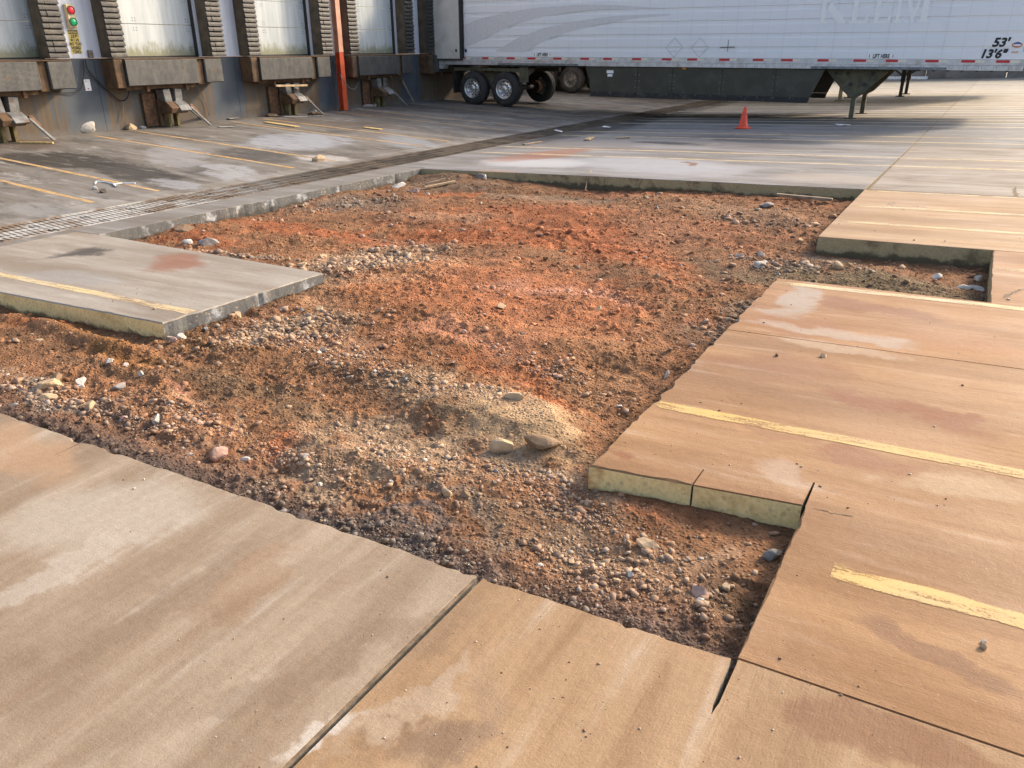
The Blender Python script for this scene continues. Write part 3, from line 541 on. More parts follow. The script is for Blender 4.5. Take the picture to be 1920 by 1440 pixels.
# ------------------------------------------------------------------ gravel and clods
ICO = []
bm = bmesh.new(); bmesh.ops.create_icosphere(bm, subdivisions=1, radius=1); iv = np.array([v.co[:] for v in bm.verts]); fi = np.array([[v.index for v in f.verts] for f in bm.faces]); bm.free()
def rockverts(k, rough=.48): return iv*(1+rough*(rng.random((12, 1))-.5)*2)
VAR = [rockverts(k) for k in range(24)]
def scatter(name, xs, ys, size, cols, lift=.15, flat=.65, mat=None, zf=None):
    n = len(xs); base_ = np.stack([VAR[i] for i in rng.integers(0, 24, n)])
    sc = size[:, None]*np.stack([.75+.6*rng.random(n), .75+.6*rng.random(n), flat*(.6+.7*rng.random(n))], 1); v = base_*sc[:, None, :]
    a = rng.random(n)*6.283; tx = (rng.random(n)-.5)*1.2; ca, sa = np.cos(a), np.sin(a); cx, sx = np.cos(tx), np.sin(tx)
    y2 = v[..., 1]*cx[:, None]-v[..., 2]*sx[:, None]; z2 = v[..., 1]*sx[:, None]+v[..., 2]*cx[:, None]; x2 = v[..., 0]
    x3 = x2*ca[:, None]-y2*sa[:, None]; y3 = x2*sa[:, None]+y2*ca[:, None]
    zb = (.03*xs+soil_h(xs, ys)) if zf is None else zf(xs, ys)
    co = np.stack([x3+xs[:, None], y3+ys[:, None], z2+(zb+size*lift)[:, None]], -1).reshape(-1, 3)
    f = (fi[None]+(np.arange(n)*12)[:, None, None]).reshape(-1, 3)
    cv = np.repeat(cols, 12, 0)*(.9+.2*rng.random((n*12, 1)))
    return fastmesh(name, co, f, cv, mat or M_STONE, 3, False)
def pts(n, dens, smin, smax, pw=2.6, need=None):
    """n points in the hole, denser near; returns x, y, size"""
    X_, Y_ = [], []
    while sum(map(len, X_)) < n:
        t = np.radians(rng.uniform(-80, 8, n)); r = np.exp(rng.uniform(np.log(1.75), np.log(13.5), n)); x = r*np.sin(t); y = r*np.cos(t)
        k = inside(x, y) & (edged(x, y) > .015); x, y = x[k], y[k]
        w = dens(x, y); k = rng.random(len(x)) < w; X_.append(x[k]); Y_.append(y[k])
    x = np.concatenate(X_)[:n]; y = np.concatenate(Y_)[:n]
    s_ = smin*(1-rng.random(n))**(-1/pw); s_ = np.minimum(s_, smax)*np.clip(np.hypot(x, y)/4.5, .75, 1.9)
    return x, y, s_
GZ = [(110, 745, 180, 50, 40, 36, 1), (370, 790, 110, 30, 40, 30, .9), (560, 870, 110, 30, 40, 30, .9), (700, 1000, 330, 130, 10, -16, .6), (780, 880, 160, 60, 50, -30, .6), (970, 900, 160, 40, 40, 40, .7), (880, 750, 110, 14, 20, 20, .8), (520, 625, 110, -24, 50, 20, 1), (690, 485, 110, -24, 30, 18, .9), (1020, 690, 100, 20, 60, 40, .7),
 (1150, 1080, 220, 60, 40, -50, .5), (1400, 600, 120, -30, 20, 20, .7), (1760, 470, 150, 10, 20, 10, .9), (1470, 490, 90, 4, 30, 14, .8), (450, 480, 100, 10, 30, 8, .8), (1060, 960, 100, 30, 30, 30, .9), (640, 380, 110, -16, 20, 8, .6), (1400, 410, 120, 10, 20, 10, .5), (690, 700, 160, 50, 30, -30, .5)]
GE = [(ell(GD, *c[:6]), c[6]) for c in GZ]
def gravel_w(x, y):
    w = np.zeros(x.shape)
    for e, k in GE: w = np.maximum(w, k*gauss(x, y, e)**.7)
    w = np.clip(w*(.35+1.3*fbm(x*5, y*5, 3, 33)), 0, 1)*(1-.85*gauss(x, y, ell(GD, 980, 806, 100, 26, 16, -44)))
    return w
# clods in the soil's own colour
x, y, s_ = pts(50000, lambda x, y: .12+.88*np.clip(fbm(x*2.2, y*2.8, 4, 44)*2-.55, 0, 1), .0025, .017, 2.4)
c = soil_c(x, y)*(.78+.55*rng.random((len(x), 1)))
tag(scatter('soil_clods', x, y, s_, c, -.12, .8, soil_mat('clod', .9, False)), 'small loose clods of red brown clay covering the dug out area', 'soil clods', kind='stuff')
# pale gravel
x, y, s_ = pts(26000, lambda x, y: .012+gravel_w(x, y)**1.8, .0028, .021, 2.15)
n = len(x); pal = np.array([(.46, .38, .29), (.52, .44, .34), (.36, .29, .22), (.30, .27, .24), (.58, .54, .48), (.42, .27, .18), (.24, .21, .19)]); c = pal[rng.choice(7, n, p=[.26, .18, .2, .12, .08, .1, .06])]*(.7+.5*rng.random((n, 1)))
c = .45*c+.55*soil_c(x, y)*1.35; c = np.where((y < 2.0)[:, None], c*np.array([.78, .80, .84]), c)  # gravel beside the near slab gets the same moist, shaded bluish tone
tag(scatter('gravel', x, y, s_, c, .25, .62), 'pale crushed stone gravel strewn over the clay in the hole', 'gravel', kind='stuff')
# loose grit on the slabs
def gritpts(n):
    t = np.radians(rng.uniform(-62, 3, n*4)); r = np.exp(rng.uniform(np.log(1.0), np.log(9), n*4)); x = r*np.sin(t); y = r*np.cos(t)
    k = (~inside(x, y)) & (edged(x, y) > .02) & (x > -8) & (rng.random(n*4) < np.clip(fbm(x*1.5, y*4, 4, 77)*2-.6, .03, 1)); return x[k][:n], y[k][:n]
x, y = gritpts(380); s_ = np.minimum(.0016*(1-rng.random(len(x)))**(-1/2.2), .005)*np.clip(np.hypot(x, y)/3, .8, 2)
c = np.array([(.42, .30, .20), (.55, .48, .38), (.28, .16, .09)])[rng.integers(0, 3, len(x))]
tag(scatter('loose_grit', x, y, s_, c, .3, .8, None, lambda a, b: zga(a)), 'fine grit and crumbs scattered over the concrete slabs', 'grit', kind='stuff')

# ------------------------------------------------------------------ single rocks
def stone_mat(name, col, var=.22, dust=(.42, .29, .19, 1)):
    g = NG(name); P = g.pos(); n = g.noise(P, 18, 6, .65); c = g.mix(g.ramp(n, .3, .7), tuple(v*(1-var) for v in col[:3])+(1,), tuple(v*(1+var) for v in col[:3])+(1,))
    c = g.mix(g.ramp(g.noise(P, 7, 5, .7), .5, .7, 0, .6), c, dust); return g.done(c, .88, g.bump(g.noise(P, 60, 5, .7), .5, .006), 0, .3)
MS = dict(sand=stone_mat('sandstone_rock', (.50, .36, .22)), grey=stone_mat('grey_rock', (.28, .27, .26)), pale=stone_mat('pale_rock', (.56, .52, .46), .15), brown=stone_mat('brown_rock', (.26, .17, .10)), pink=stone_mat('pink_rock', (.46, .30, .24)), dark=stone_mat('dark_rock', (.09, .075, .065), .3, (.2, .13, .09, 1)), white=stone_mat('white_rock', (.58, .54, .48), .15))
def rock(px, py, w, h, mat, label, seed, G=GD, flat=.6, yaw=None, on=None, cat='rock', group=None, angular=.3, aspect=.7, name='rock', tilt=None):
    r_ = random.Random(seed); p = G(px, py)
    dist = np.linalg.norm(p-np.array([0, 0, HC])); R_ = w/FPX*dist/2*(1.3 if G is not GD else 1.12)
    bm = bmesh.new(); bmesh.ops.create_icosphere(bm, subdivisions=3, radius=1)
    pl = [(Vector((r_.gauss(0, 1), r_.gauss(0, 1), r_.gauss(0, 1))).normalized(), r_.uniform(.45, .85)) for _ in range(11)]
    for v in bm.verts:
        for nn, d in pl:
            t = v.co.dot(nn)
            if t > d: v.co -= nn*(t-d)
        v.co += v.co.normalized()*mnoise.noise(v.co*3+Vector((seed, 0, 0)))*.05
    hh = h/FPX*dist/2*(1.3 if G is not GD else 1.15)
    for v in bm.verts: v.co = Vector((v.co.x*R_*1.15, v.co.y*R_*1.15*aspect, v.co.z*max(hh, .3*R_)*1.1))
    me = bpy.data.meshes.new(name); bm.to_mesh(me); bm.free(); me.materials.append(mat)
    o = bpy.data.objects.new(name, me); C.objects.link(o)
    z0 = (p[2]-G(px, py)[2]) if on is None else 0
    if G is GD: zz = .03*p[0]+float(soil_h(np.array([p[0]]), np.array([p[1]]))[0])
    else: zz = zg(p[0])
    o.location = (p[0], p[1], zz+max(hh, .3*R_)*(.55 if G is not GD else .25)); ya = yaw if yaw is not None else r_.uniform(0, 6.28)
    o.rotation_euler = tilt or (r_.uniform(-.25, .25), r_.uniform(-.25, .25), ya); return tag(o, label, cat, group)
rock(944, 853, 42, 32, MS['sand'], 'angular tan rock with pointed top at the foot of the sandy mound', 1, yaw=.7)
rock(1016, 853, 66, 26, MS['brown'], 'flat oval brown rock lying beside the pointed tan rock', 2, yaw=.3, aspect=.5)
rock(968, 776, 36, 16, MS['sand'], 'wedge shaped pale tan stone on top of the sandy mound', 3, yaw=.2)
rock(968, 826, 10, 9, MS['brown'], 'small dark brown stone stuck in the face of the sandy mound', 4)
rock(96, 726, 46, 24, MS['sand'], 'large rounded tan rock in the gravel at the left edge', 5, yaw=.4)
rock(108, 712, 26, 18, MS['brown'], 'brown yellow stone right behind the large tan rock at left', 6)
rock(90, 752, 30, 12, MS['sand'], 'pale wedge stone just in front of the large tan rock at left', 7)
rock(152, 715, 22, 14, MS['pale'], 'white chunk of rubble in the gravel right of the tan rock', 8)
rock(150, 727, 18, 10, MS['white'], 'flat white stone below the white chunk in the left gravel', 9)
rock(226, 733, 26, 9, MS['grey'], 'flat grey stone at the right end of the left gravel patch', 10)
rock(170, 770, 24, 18, MS['sand'], 'dusty tan stone half buried below the left gravel patch', 11)
rock(266, 710, 11, 12, MS['white'], 'small upright white stone on the brown soil left of the pink sand patch', 12)
rock(206, 682, 14, 10, MS['pale'], 'pale pebble resting on dark soil before the left slab', 13)
rock(235, 686, 11, 11, MS['white'], 'whitish pebble on dark soil just right of the pale pebble', 14)
rock(316, 636, 12, 12, MS['grey'], 'round grey cobble at the corner of the left slab', 15)
rock(326, 645, 15, 15, MS['pink'], 'pink cobble touching the round grey cobble by the slab corner', 16)
rock(341, 637, 15, 14, MS['pale'], 'pale cobble right of the pink cobble at the slab corner', 17)
rock(388, 622, 12, 9, MS['pale'], 'pale stone lying against the grey side of the left slab', 18)
rock(443, 596, 26, 15, MS['sand'], 'light tan chunk leaning on the side of the left slab', 19)
rock(457, 584, 20, 9, MS['pink'], 'flat pinkish stone behind the light tan chunk by the left slab', 20)
rock(415, 856, 32, 26, MS['pink'], 'pinkish grey rock near the front cut edge, left of centre', 21)
rock(461, 867, 16, 15, MS['pale'], 'blocky pale stone right of the pinkish rock near the front edge', 22)
rock(297, 797, 17, 20, MS['pale'], 'upright dusty stone left of the heap of round gravel', 23)
rock(840, 938, 24, 22, MS['sand'], 'round tan cobble with dark top near the middle of the front hole', 24)
rock(874, 942, 18, 16, MS['brown'], 'rusty brown cobble right of the round tan cobble', 25)
rock(1213, 1037, 36, 22, MS['sand'], 'buried tan cobble in the middle of the right front pit', 26)
rock(1178, 1038, 18, 14, MS['brown'], 'ochre stone left of the buried tan cobble', 27)
rock(1180, 1095, 15, 12, MS['white'], 'bright white pebble alone in the right front pit', 28)
rock(1312, 1128, 34, 24, MS['pink'], 'smooth pinkish cobble low in the right front pit', 29)
rock(1312, 1148, 16, 12, MS['pale'], 'pale pebble just below the smooth pinkish cobble', 30)
rock(1360, 1113, 18, 16, MS['sand'], 'pale tan stone right of the pinkish cobble', 31)
rock(1450, 978, 44, 28, MS['pink'], 'reddish rock under the cut face at the right inner corner', 32)
rock(1408, 978, 16, 14, MS['brown'], 'small brown stone left of the reddish rock at the inner corner', 33)
rock(1480, 985, 24, 20, MS['grey'], 'grey stone wedged in the inner corner of the right slab', 34)
rock(1444, 1060, 46, 24, MS['grey'], 'elongated grey stone leaning on the right cut edge of the pit', 35, aspect=.4, yaw=1.1)
rock(1250, 700, 10, 18, MS['white'], 'thin white stone standing against the jagged right slab', 36)
rock(1425, 491, 30, 15, MS['white'], 'white block at the mouth of the side notch', 37)
rock(1428, 472, 16, 8, MS['grey'], 'grey stone above the white block by the notch', 38)
rock(1388, 472, 14, 9, MS['pale'], 'small pale stone left of the grey stone by the notch', 39)
rock(1773, 483, 34, 24, MS['pale'], 'pale triangular rubble piece leaning on the notch back wall', 40, tilt=(.5, .1, .1), flat=1)
rock(1798, 483, 24, 24, MS['pale'], 'pale pointed rubble piece right of the triangular one in the notch', 41, tilt=(.4, .2, .6))
rock(1718, 474, 32, 14, MS['sand'], 'flat tan rubble piece left of the triangular one in the notch', 42)
rock(1758, 512, 20, 13, MS['white'], 'white stone in the middle of the side notch floor', 43)
rock(1837, 516, 12, 13, MS['white'], 'upright white stone near the right wall of the notch', 44)
rock(1833, 528, 20, 9, MS['pale'], 'flat pale stone below the upright white stone in the notch', 45)
rock(1813, 527, 22, 9, MS['pale'], 'flat pale stone at the left of a pair in the notch', 46)
rock(1570, 500, 24, 14, MS['sand'], 'tan stone at the left of the notch floor', 47)
rock(393, 454, 34, 20, MS['grey'], 'flat grey slab fragment on red soil behind the left slab', 48, aspect=.8)
rock(348, 436, 34, 9, MS['brown'], 'thin brown flat stone left of the grey slab fragment', 49)
rock(350, 452, 22, 14, MS['pale'], 'pale rubble lump between the thin flat stone and the slab edge', 50)
rock(750, 349, 26, 10, MS['white'], 'whitish flat fragment at the far left corner of the hole', 51)
rock(779, 357, 14, 9, MS['pink'], 'pinkish lump below the whitish fragment in the far corner', 52)
rock(901, 338, 14, 12, MS['grey'], 'grey lump against the far cut edge', 53)
rock(909, 340, 9, 12, MS['pale'], 'pale pointed lump right of the grey lump at the far edge', 54)
rock(1437, 384, 26, 13, MS['grey'], 'dark grey flat shard near the far right corner of the hole', 55)
rock(942, 577, 24, 11, MS['sand'], 'orange tan stone in the middle of the red clay', 56)
rock(1540, 455, 26, 16, MS['dark'], 'dark stone below the corner of the upper right slab', 57)
rock(870, 628, 12, 8, MS['pink'], 'pinkish stone on the bare red ground left of centre', 58)
zs_ = []
for k in range(110):
    x, y, _ = pts(1, lambda a, b: .15+gravel_w(a, b), .01, .02); d_ = math.hypot(x[0], y[0]); zs_.append((float(x[0]), float(y[0]), d_))
protos = []
for k, (x_, y_, d_) in enumerate(zs_):
    r_ = random.Random(900+k); R_ = r_.uniform(.010, .020)*min(1.8, max(.8, d_/4))
    if k < 12:
        v = VAR[k]; b_ = MB(); b_.add([tuple(p) for p in v], [tuple(f) for f in fi]); o = b_.build('loose_stone', [MS['sand'], MS['brown'], MS['pink'], MS['pale'], MS['sand'], MS['grey']][k % 6]); protos.append(o)
    else: o = protos[k % 12].copy(); C.objects.link(o)
    o.scale = (R_*r_.uniform(.8, 1.3), R_*r_.uniform(.7, 1.1), R_*r_.uniform(.5, .8)); o.rotation_euler = (r_.uniform(-.4, .4), r_.uniform(-.4, .4), r_.uniform(0, 6))
    o.location = (x_, y_, .03*x_+float(soil_h(np.array([x_]), np.array([y_]))[0])+R_*.3)
    tag(o, 'loose stone the size of an egg lying on the dug soil', 'stone', 'egg sized stones loose on the soil')
# stones on the concrete
rock(1843, 1205, 7, 7, MS['pale'], 'tiny pale pebble on the right slab, upper of the two', 61, G=GR); rock(1842, 1214, 9, 9, MS['sand'], 'tiny tan pebble on the right slab, lower of the two', 62, G=GR)
rock(1545, 669, 11, 7, MS['sand'], 'small tan pebble on the middle right slab', 63, G=GR); rock(1456, 667, 8, 5, MS['brown'], 'small brown crumb on the middle right slab', 64, G=GR)

# ------------------------------------------------------------------ wood pieces
M_WOOD = plain('raw_wood', (.46, .33, .19, 1), .8, 0, .25, 9, .3, .004); M_WOODG = plain('weathered_wood', (.30, .22, .15, 1), .85, 0, .3, 9, .4, .005); M_WOODY = plain('yellow_wood', (.60, .42, .17, 1), .8)
def plank(p0, p1, w, t, mat, label, name='wood_plank', cat='plank', lift=0, tz=(0, 0)):
    a = Vector(p0)+Vector((0, 0, t/2+lift+tz[0])); b = Vector(p1)+Vector((0, 0, t/2+lift+tz[1])); m = MB(); m.bar(a, b, w, t); o = m.build(name, mat, None, min(w, t)*.12); return tag(solo(o), label, cat)
a_ = GD(856, 1058); b_ = GD(884, 1024)
wp = thing('wood_block', 'short weathered board stub standing at the front cut edge', 'wood block', (a_[0], a_[1], .03*a_[0]-.17))
mm = MB(); mm.bar((a_[0], a_[1]+.01, a_[2]-.05), (b_[0]-.0, b_[1]+.0, b_[2]+.02), .035, .018); mm.build('board', M_WOODG, wp, .002)
mm = MB(); mm.bar((a_[0]+.036, a_[1]+.015, a_[2]-.05), (b_[0]+.036, b_[1]+.005, b_[2]+.02), .034, .018); mm.build('board', M_WOODG, wp, .002)
def soilz(p): return np.array([p[0], p[1], .03*p[0]+float(soil_h(np.array([p[0]]), np.array([p[1]]))[0])])
plank(soilz(GD(796, 353)), soilz(GD(853, 346)), .05, .03, M_WOOD, 'pale splintered stick lying in the far left corner of the hole', 'stick', 'stick', .02)
plank(soilz(GD(798, 348)), soilz(GD(836, 343)), .03, .03, M_WOODG, 'thin brown stick behind the pale splintered stick', 'stick', 'stick', .02)
plank(soilz(GD(1455, 372)), soilz(GD(1560, 379)), .06, .03, M_WOODG, 'long rusty brown lath along the far right edge of the hole', 'lath', 'lath', .03)
tw = MB(); tw.tube([soilz(GD(1098, 351))+[0, 0, .02], soilz(GD(1101, 345))+[0, .0, .12], soilz(GD(1105, 338))+[0, .05, .20]], .008, 5); tag(solo(tw.build('twig', M_WOOD)), 'small pale twig standing against the far cut edge', 'twig')
plank(GL(498, 230), GL(558, 239), .14, .02, M_WOODY, 'long pale yellow board flat on the lot below the third dock door', lift=.005)
plank(GL(683, 240), GL(715, 244), .12, .02, M_WOODY, 'short pale board flat on the lot, second from the orange post', lift=.005)
plank(GL(38, 269), GL(100, 270), .05, .03, M_WOODY, 'orange yellow lath on the ground at the left dock', 'lath', 'lath', .005)
plank(GR(982, 272), GR(1015, 267), .09, .02, M_WOODG, 'grey brown board lying beyond the hole near the drain', lift=.005)
plank(GR(1100, 264), GR(1110, 259), .12, .03, M_WOOD, 'small tan board end lying right of the drain line', lift=.005)
plank(GR(1155, 261), GR(1180, 259), .05, .02, M_WOODG, 'thin grey lath right of the small tan board end', 'lath', 'lath', .005)
plank(GR(1662+0, 149), GR(1662+75, 149), .25, .16, plain('white_pipe_paint', (.75, .76, .76, 1), .5), 'long white curb bar lying before the far concrete wall', 'curb_bar', 'bar', 0)

# ------------------------------------------------------------------ warehouse wall with docks
XW = -16.25; R0 = 9.43; PD = 3.64                      # wall plane, right edge of first door seen, spacing
def wall_paint():
    g = NG('slate_wall_paint'); P = g.pos(); s = g.sep(P)
    n = g.noise(P, 3, 5); c = g.mix(g.ramp(n, .3, .7), (.062, .078, .098, 1), (.085, .10, .118, 1))
    yy = g.math('MODULO', g.math('ADD', g.math('SUBTRACT', s[1], R0), 40*PD+2.55), PD)
    dock = g.math('MULTIPLY', g.ramp(yy, -.1, .12), g.ramp(yy, 3.0, 2.65))
    stre = g.noise(g.mapv(P, (1, 7, .55)), 1.3, 6, .65)
    m = g.math('MULTIPLY', g.ramp(g.math('MULTIPLY_ADD', dock, .42, stre), .72, .92), 1.)
    c = g.mix(m, c, g.mix(g.ramp(g.noise(g.mapv(P, (1, 12, .6)), 1, 5), .35, .65), (.085, .072, .052, 1), (.14, .09, .052, 1)))
    c = g.mix(g.ramp(g.math('MULTIPLY_ADD', g.noise(P, 6, 5), .5, s[2]), .48, .22, 0, .75), c, (.15, .135, .12, 1))
    c = g.mix(g.ramp(g.noise(P, 30, 4, .7), .66, .74, 0, .5), c, (.30, .30, .29, 1))
    return g.done(c, .6, g.bump(g.noise(P, 40, 4), .2, .004))
def white_panel():
    g = NG('white_wall_panel'); P = g.pos(); st_ = g.noise(g.mapv(P, (1, 6, .5)), 1.2, 5, .6)
    c = g.mix(g.ramp(st_, .35, .7), (.76, .79, .85, 1), (.62, .66, .72, 1)); c = g.mix(g.ramp(g.noise(P, 12, 5, .7), .62, .72, 0, .4), c, (.32, .28, .22, 1))
    return g.done(c, .45, g.bump(st_, .1, .003))
def door_paint():
    g = NG('dock_door_paint'); P = g.pos(); s = g.sep(P); st_ = g.noise(g.mapv(P, (1, 9, .7)), 1.3, 6, .65)
    c = g.mix(g.ramp(st_, .3, .75), (.62, .66, .66, 1), (.46, .50, .50, 1))
    lo = g.ramp(g.math('MULTIPLY_ADD', g.noise(g.mapv(P, (1, 5, 2)), 1.8, 6, .7), -.75, s[2]), 1.42, 1.12); c = g.mix(g.math('MULTIPLY', lo, .75), c, (.20, .19, .06, 1))
    c = g.mix(g.ramp(g.noise(P, 9, 5, .7), .62, .75, 0, .45), c, (.40, .36, .26, 1)); return g.done(c, .4, g.bump(st_, .1, .003))
M_SLATE = wall_paint(); M_WHITE = white_panel(); M_DOOR = door_paint()
M_PADS = plain('seal_side_fabric', (.11, .085, .055, 1), .85, 0, .3, 5, .4, .01, (.06, .045, .03, 1), 3); M_RUB = plain('black_rubber_pleat', (.048, .044, .040, 1), .6, 0, .35, 16, .3, .004, (.12, .10, .075, 1), 5)
M_BUMP = plain('rusty_bumper', (.12, .068, .034, 1), .85, 0, .35, 6, .5, .01, (.07, .05, .035, 1), 4); M_BLK = plain('black_steel', (.03, .028, .026, 1), .6)
def checker():
    g = NG('checker_plate'); P = g.pos(); s = g.sep(P); a = g.math('ADD', s[1], s[2]); b = g.math('SUBTRACT', s[1], s[2])
    w = g.math('MULTIPLY', g.math('SINE', g.math('MULTIPLY', a, 150)), g.math('SINE', g.math('MULTIPLY', b, 150)))
    c = g.mix(g.ramp(g.noise(g.mapv(P, (1, 3, 1.5)), 2.5, 6, .7), .35, .65), (.05, .05, .05, 1), (.105, .10, .092, 1)); c = g.mix(g.ramp(w, .2, .6, 0, .5), c, (.20, .20, .195, 1))
    c = g.mix(g.ramp(g.noise(P, 4, 5, .7), .6, .75, 0, .6), c, (.20, .11, .055, 1)); return g.done(c, .55, g.bump(w, .5, .004), .3)
M_CHK = checker()
wall = thing('warehouse', 'slate and white warehouse dock wall with loading doors along the left', 'building', (XW, 20, 0))
K0, K1 = -2, 12
YA, YB = R0+PD*(K0-1)-1, 60
ye = [YA]+[R0+PD*k+1.02 for k in range(K0, K1)]+[YB]
for a, b in zip(ye, ye[1:]): m = MB(); m.box(XW-.35, XW, a+.004, b-.004, -.25, 1.44); m.build('lower_panel', M_SLATE, wall)
for k in range(K0-1, K1):
    a = R0+PD*k+.04; b = R0+PD*(k+1)-2.10
    m = MB(); m.box(XW-.3, XW+.012, a, (a+b)/2-.002, 1.452, 4.3); m.build('upper_panel', M_WHITE, wall)
    m = MB(); m.box(XW-.3, XW+.012, (a+b)/2+.002, b, 1.452, 4.3); m.build('upper_panel', M_WHITE, wall)
m = MB(); m.box(XW-.3, XW+.02, YA, YB, 4.31, 7.5); m.build('fascia', M_WHITE, wall)
m = MB(); m.box(XW-14, XW-.31, YA, YB, 7.35, 7.55); m.build('roof', M_PADS, wall)
m = MB(); m.box(XW-14, XW-.4, YA, YA+.3, -.3, 7.3); m.box(XW-14, XW-.4, YB-.3, YB, -.3, 7.3); m.build('end_wall', M_WHITE, wall)

# one bay of everything, then copies
def make_door(R):
    t = thing('dock_door', '', 'door', (XW-.1, R-1.1, 1.46), 'white sectional dock doors'); zz = [1.475, 2.12, 2.72, 3.32, 3.92, 4.3]
    for a, b in zip(zz, zz[1:]): m = MB(); m.box(XW-.14, XW-.09, R-2.2, R, a, b-.012); m.build('door_panel', M_DOOR, t, .004)
    m = MB(); m.box(XW-.16, XW-.085, R-2.2, R, 1.445, 1.475); m.build('bottom_seal', M_BLK, t)
    m = MB(); m.box(XW-.14, XW-.02, R+.002, R+.035, 1.445, 4.3); m.build('track', M_BLK, t)
    h = MB()
    for a in zz[1:-1]:
        for yy in (R-.10, R-1.45):
            for dz in (-.14, -.09, .055, .105):
                for dy in (-.045, .02): h.box(XW-.09, XW-.084, R+(yy-R)+dy, R+(yy-R)+dy+.014, a+dz, a+dz+.014)
    for dz in (.09, .14):
        for dy in (-.045, .02): h.box(XW-.09, XW-.084, R-.10+dy, R-.086+dy, 1.5+dz, 1.514+dz)
    o = h.build('hinge_screws', M_BLK, t); o['kind'] = 'stuff'; return t
def pleat_mesh(y0, y1, x0, depth):
    m = MB(); n = 4; vs = []
    prof = [(0, .105), (.03, .085), (.045, .05), (.05, .012), (.044, 0)]
    for (dx, dz) in prof: vs += [(x0+dx*depth/.05, y0, dz), (x0+dx*depth/.05, y1, dz)]
    vs += [(x0, y0, 0), (x0, y1, 0)]; fs = [(2*i, 2*i+1, 2*i+3, 2*i+2) for i in range(5)]+[(0, 2, 4, 6, 8, 10), (11, 9, 7, 5, 3, 1), (0, 10, 11, 1)]
    m.add(vs, fs); return m
def make_pad(y0, y1, side):
    t = thing('dock_seal', '', 'dock seal', (XW, (y0+y1)/2, 1.45), 'pleated dock seal pads beside the doors')
    m = MB(); m.box(XW+.013, XW+.34, y0, y1, 1.46, 4.32); m.build('pad', M_PADS, t, .01)
    sp = y0+.12 if side else y0+.09
    pa = pleat_mesh(y0-.004, sp-.004, XW+.34, .05); pb = pleat_mesh(sp, y1+.006, XW+.34, .05)
    oa = pa.build('pleat', M_RUB, t); obb = pb.build('pleat', M_RUB, t); bx = oa.location.copy(); n = int(2.85/.105)
    rr_ = random.Random(5 if side else 6)
    for k in range(n):
        for o in (oa, obb):
            if k == 0: o.location = bx+Vector((0, 0, 1.462)); continue
            c_ = o.copy(); C.objects.link(c_); c_.parent = t; c_.location = bx+Vector((rr_.uniform(-.008, .008), rr_.uniform(-.006, .006), 1.462+k*.105)); c_.rotation_euler.x = rr_.uniform(-.006, .006)*0
    return t
def make_leveler(R):
    t = thing('dock_leveler', '', 'dock leveler', (XW+.3, R-1.1, .85), 'dock levelers under the doors')
    m = MB(); m.box(XW+.002, XW+.46, R-2.22, R-.42, .90, 1.405); m.build('lip_plate', M_CHK, t, .008)
    m = MB(); m.box(XW+.002, XW+.40, R-2.45, R-2.23, .86, 1.42); m.build('bumper', M_BUMP, t, .015)
    m = MB(); m.box(XW+.002, XW+.36, R-.405, R-.21, .86, 1.42); m.build('bumper', M_BUMP, t, .015)
    m = MB(); m.box(XW+.002, XW+.42, R-.205, R+.30, .90, 1.41); m.build('bumper', M_CHK, t, .02)
    m = MB(); m.box(XW+.002, XW+.30, R-2.2, R-.42, .82, .89); m.build('frame_channel', M_BUMP, t)
    for yy in (R-1.75, R-.75): m = MB(); m.box(XW+.30, XW+.36, yy, yy+.07, .77, .90); m.build('bracket', M_RUST, t, .005)
    m = MB(); m.box(XW-.09, XW+.42, R-2.2, R+.28, 1.412, 1.43); m.build('sill_plate', M_BUMP, t)
    return t
def make_restraint(R, v):
    y = R-1.28; x = XW+.02; t = thing('vehicle_restraint', '', 'vehicle restraint', (x+.3, y, 0), 'steel truck restraints on the wall below the doors')
    m = MB(); m.box(x, x+.05, y-.42, y-.10, .03, .72); m.build('mounting_plate', M_RUST, t, .004)
    
    for yy in (y-.07, y+.30): m = MB(); m.bar((x+.09, yy, .02), (x+.09, yy, .60), .06, .06); m.build('rail', M_BUMP, t, .005)
    m = MB(); m.box(x+.05, x+.32, y-.06, y+.12, .52, .80, R=Matrix.Rotation(.12, 3, 'X')); m.build('side_plate', M_STL, t, .006)
    m = MB(); m.box(x+.05, x+.30, y+.24, y+.42, .52, .80, R=Matrix.Rotation(-.08, 3, 'X')); m.build('side_plate', M_STL, t, .006)
    m = MB(); m.prism([(x+.05, .30), (x+.50, .30), (x+.54, .42), (x+.36, .54), (x+.05, .54)], 1, y-.08, y+.36); m.build('housing', M_BUMP, t, .012)
    m = MB(); m.prism([(x+.36, .545), (x+.50, .47), (x+.60, .36), (x+.55, .33), (x+.46, .43), (x+.34, .51)], 1, y+.12, y+.40); m.build('hook_cover', M_STL, t, .006)
    m = MB(); m.box(x+.12, x+.26, y, y+.07, 0, .30); m.box(x+.12, x+.26, y+.22, y+.28, 0, .30); m.build('foot', M_OLV, t, .005)
    m = MB(); m.bar((x+.50, y+.44, .42), (x+.86, y+.62, .02), .075, .03); m.build('ramp_arm', M_STL, t, .004)
    m = MB(); m.bar((x+.42, y+.50, .46), (x+.60, y+.56, .26), .10, .04); m.build('arm_joint', M_RUST, t, .006)
    return t
M_STL = plain('scuffed_grey_steel', (.20, .20, .195, 1), .5, .3, .3, 9, .3, .005, (.15, .09, .05, 1), 5); M_OLV = plain('olive_brown_steel', (.17, .13, .05, 1), .75, 0, .35, 9)
nm = ['leftmost', 'second', 'third', 'fourth', 'fifth', 'sixth', 'seventh', 'eighth', 'ninth', 'tenth', 'eleventh', 'twelfth']
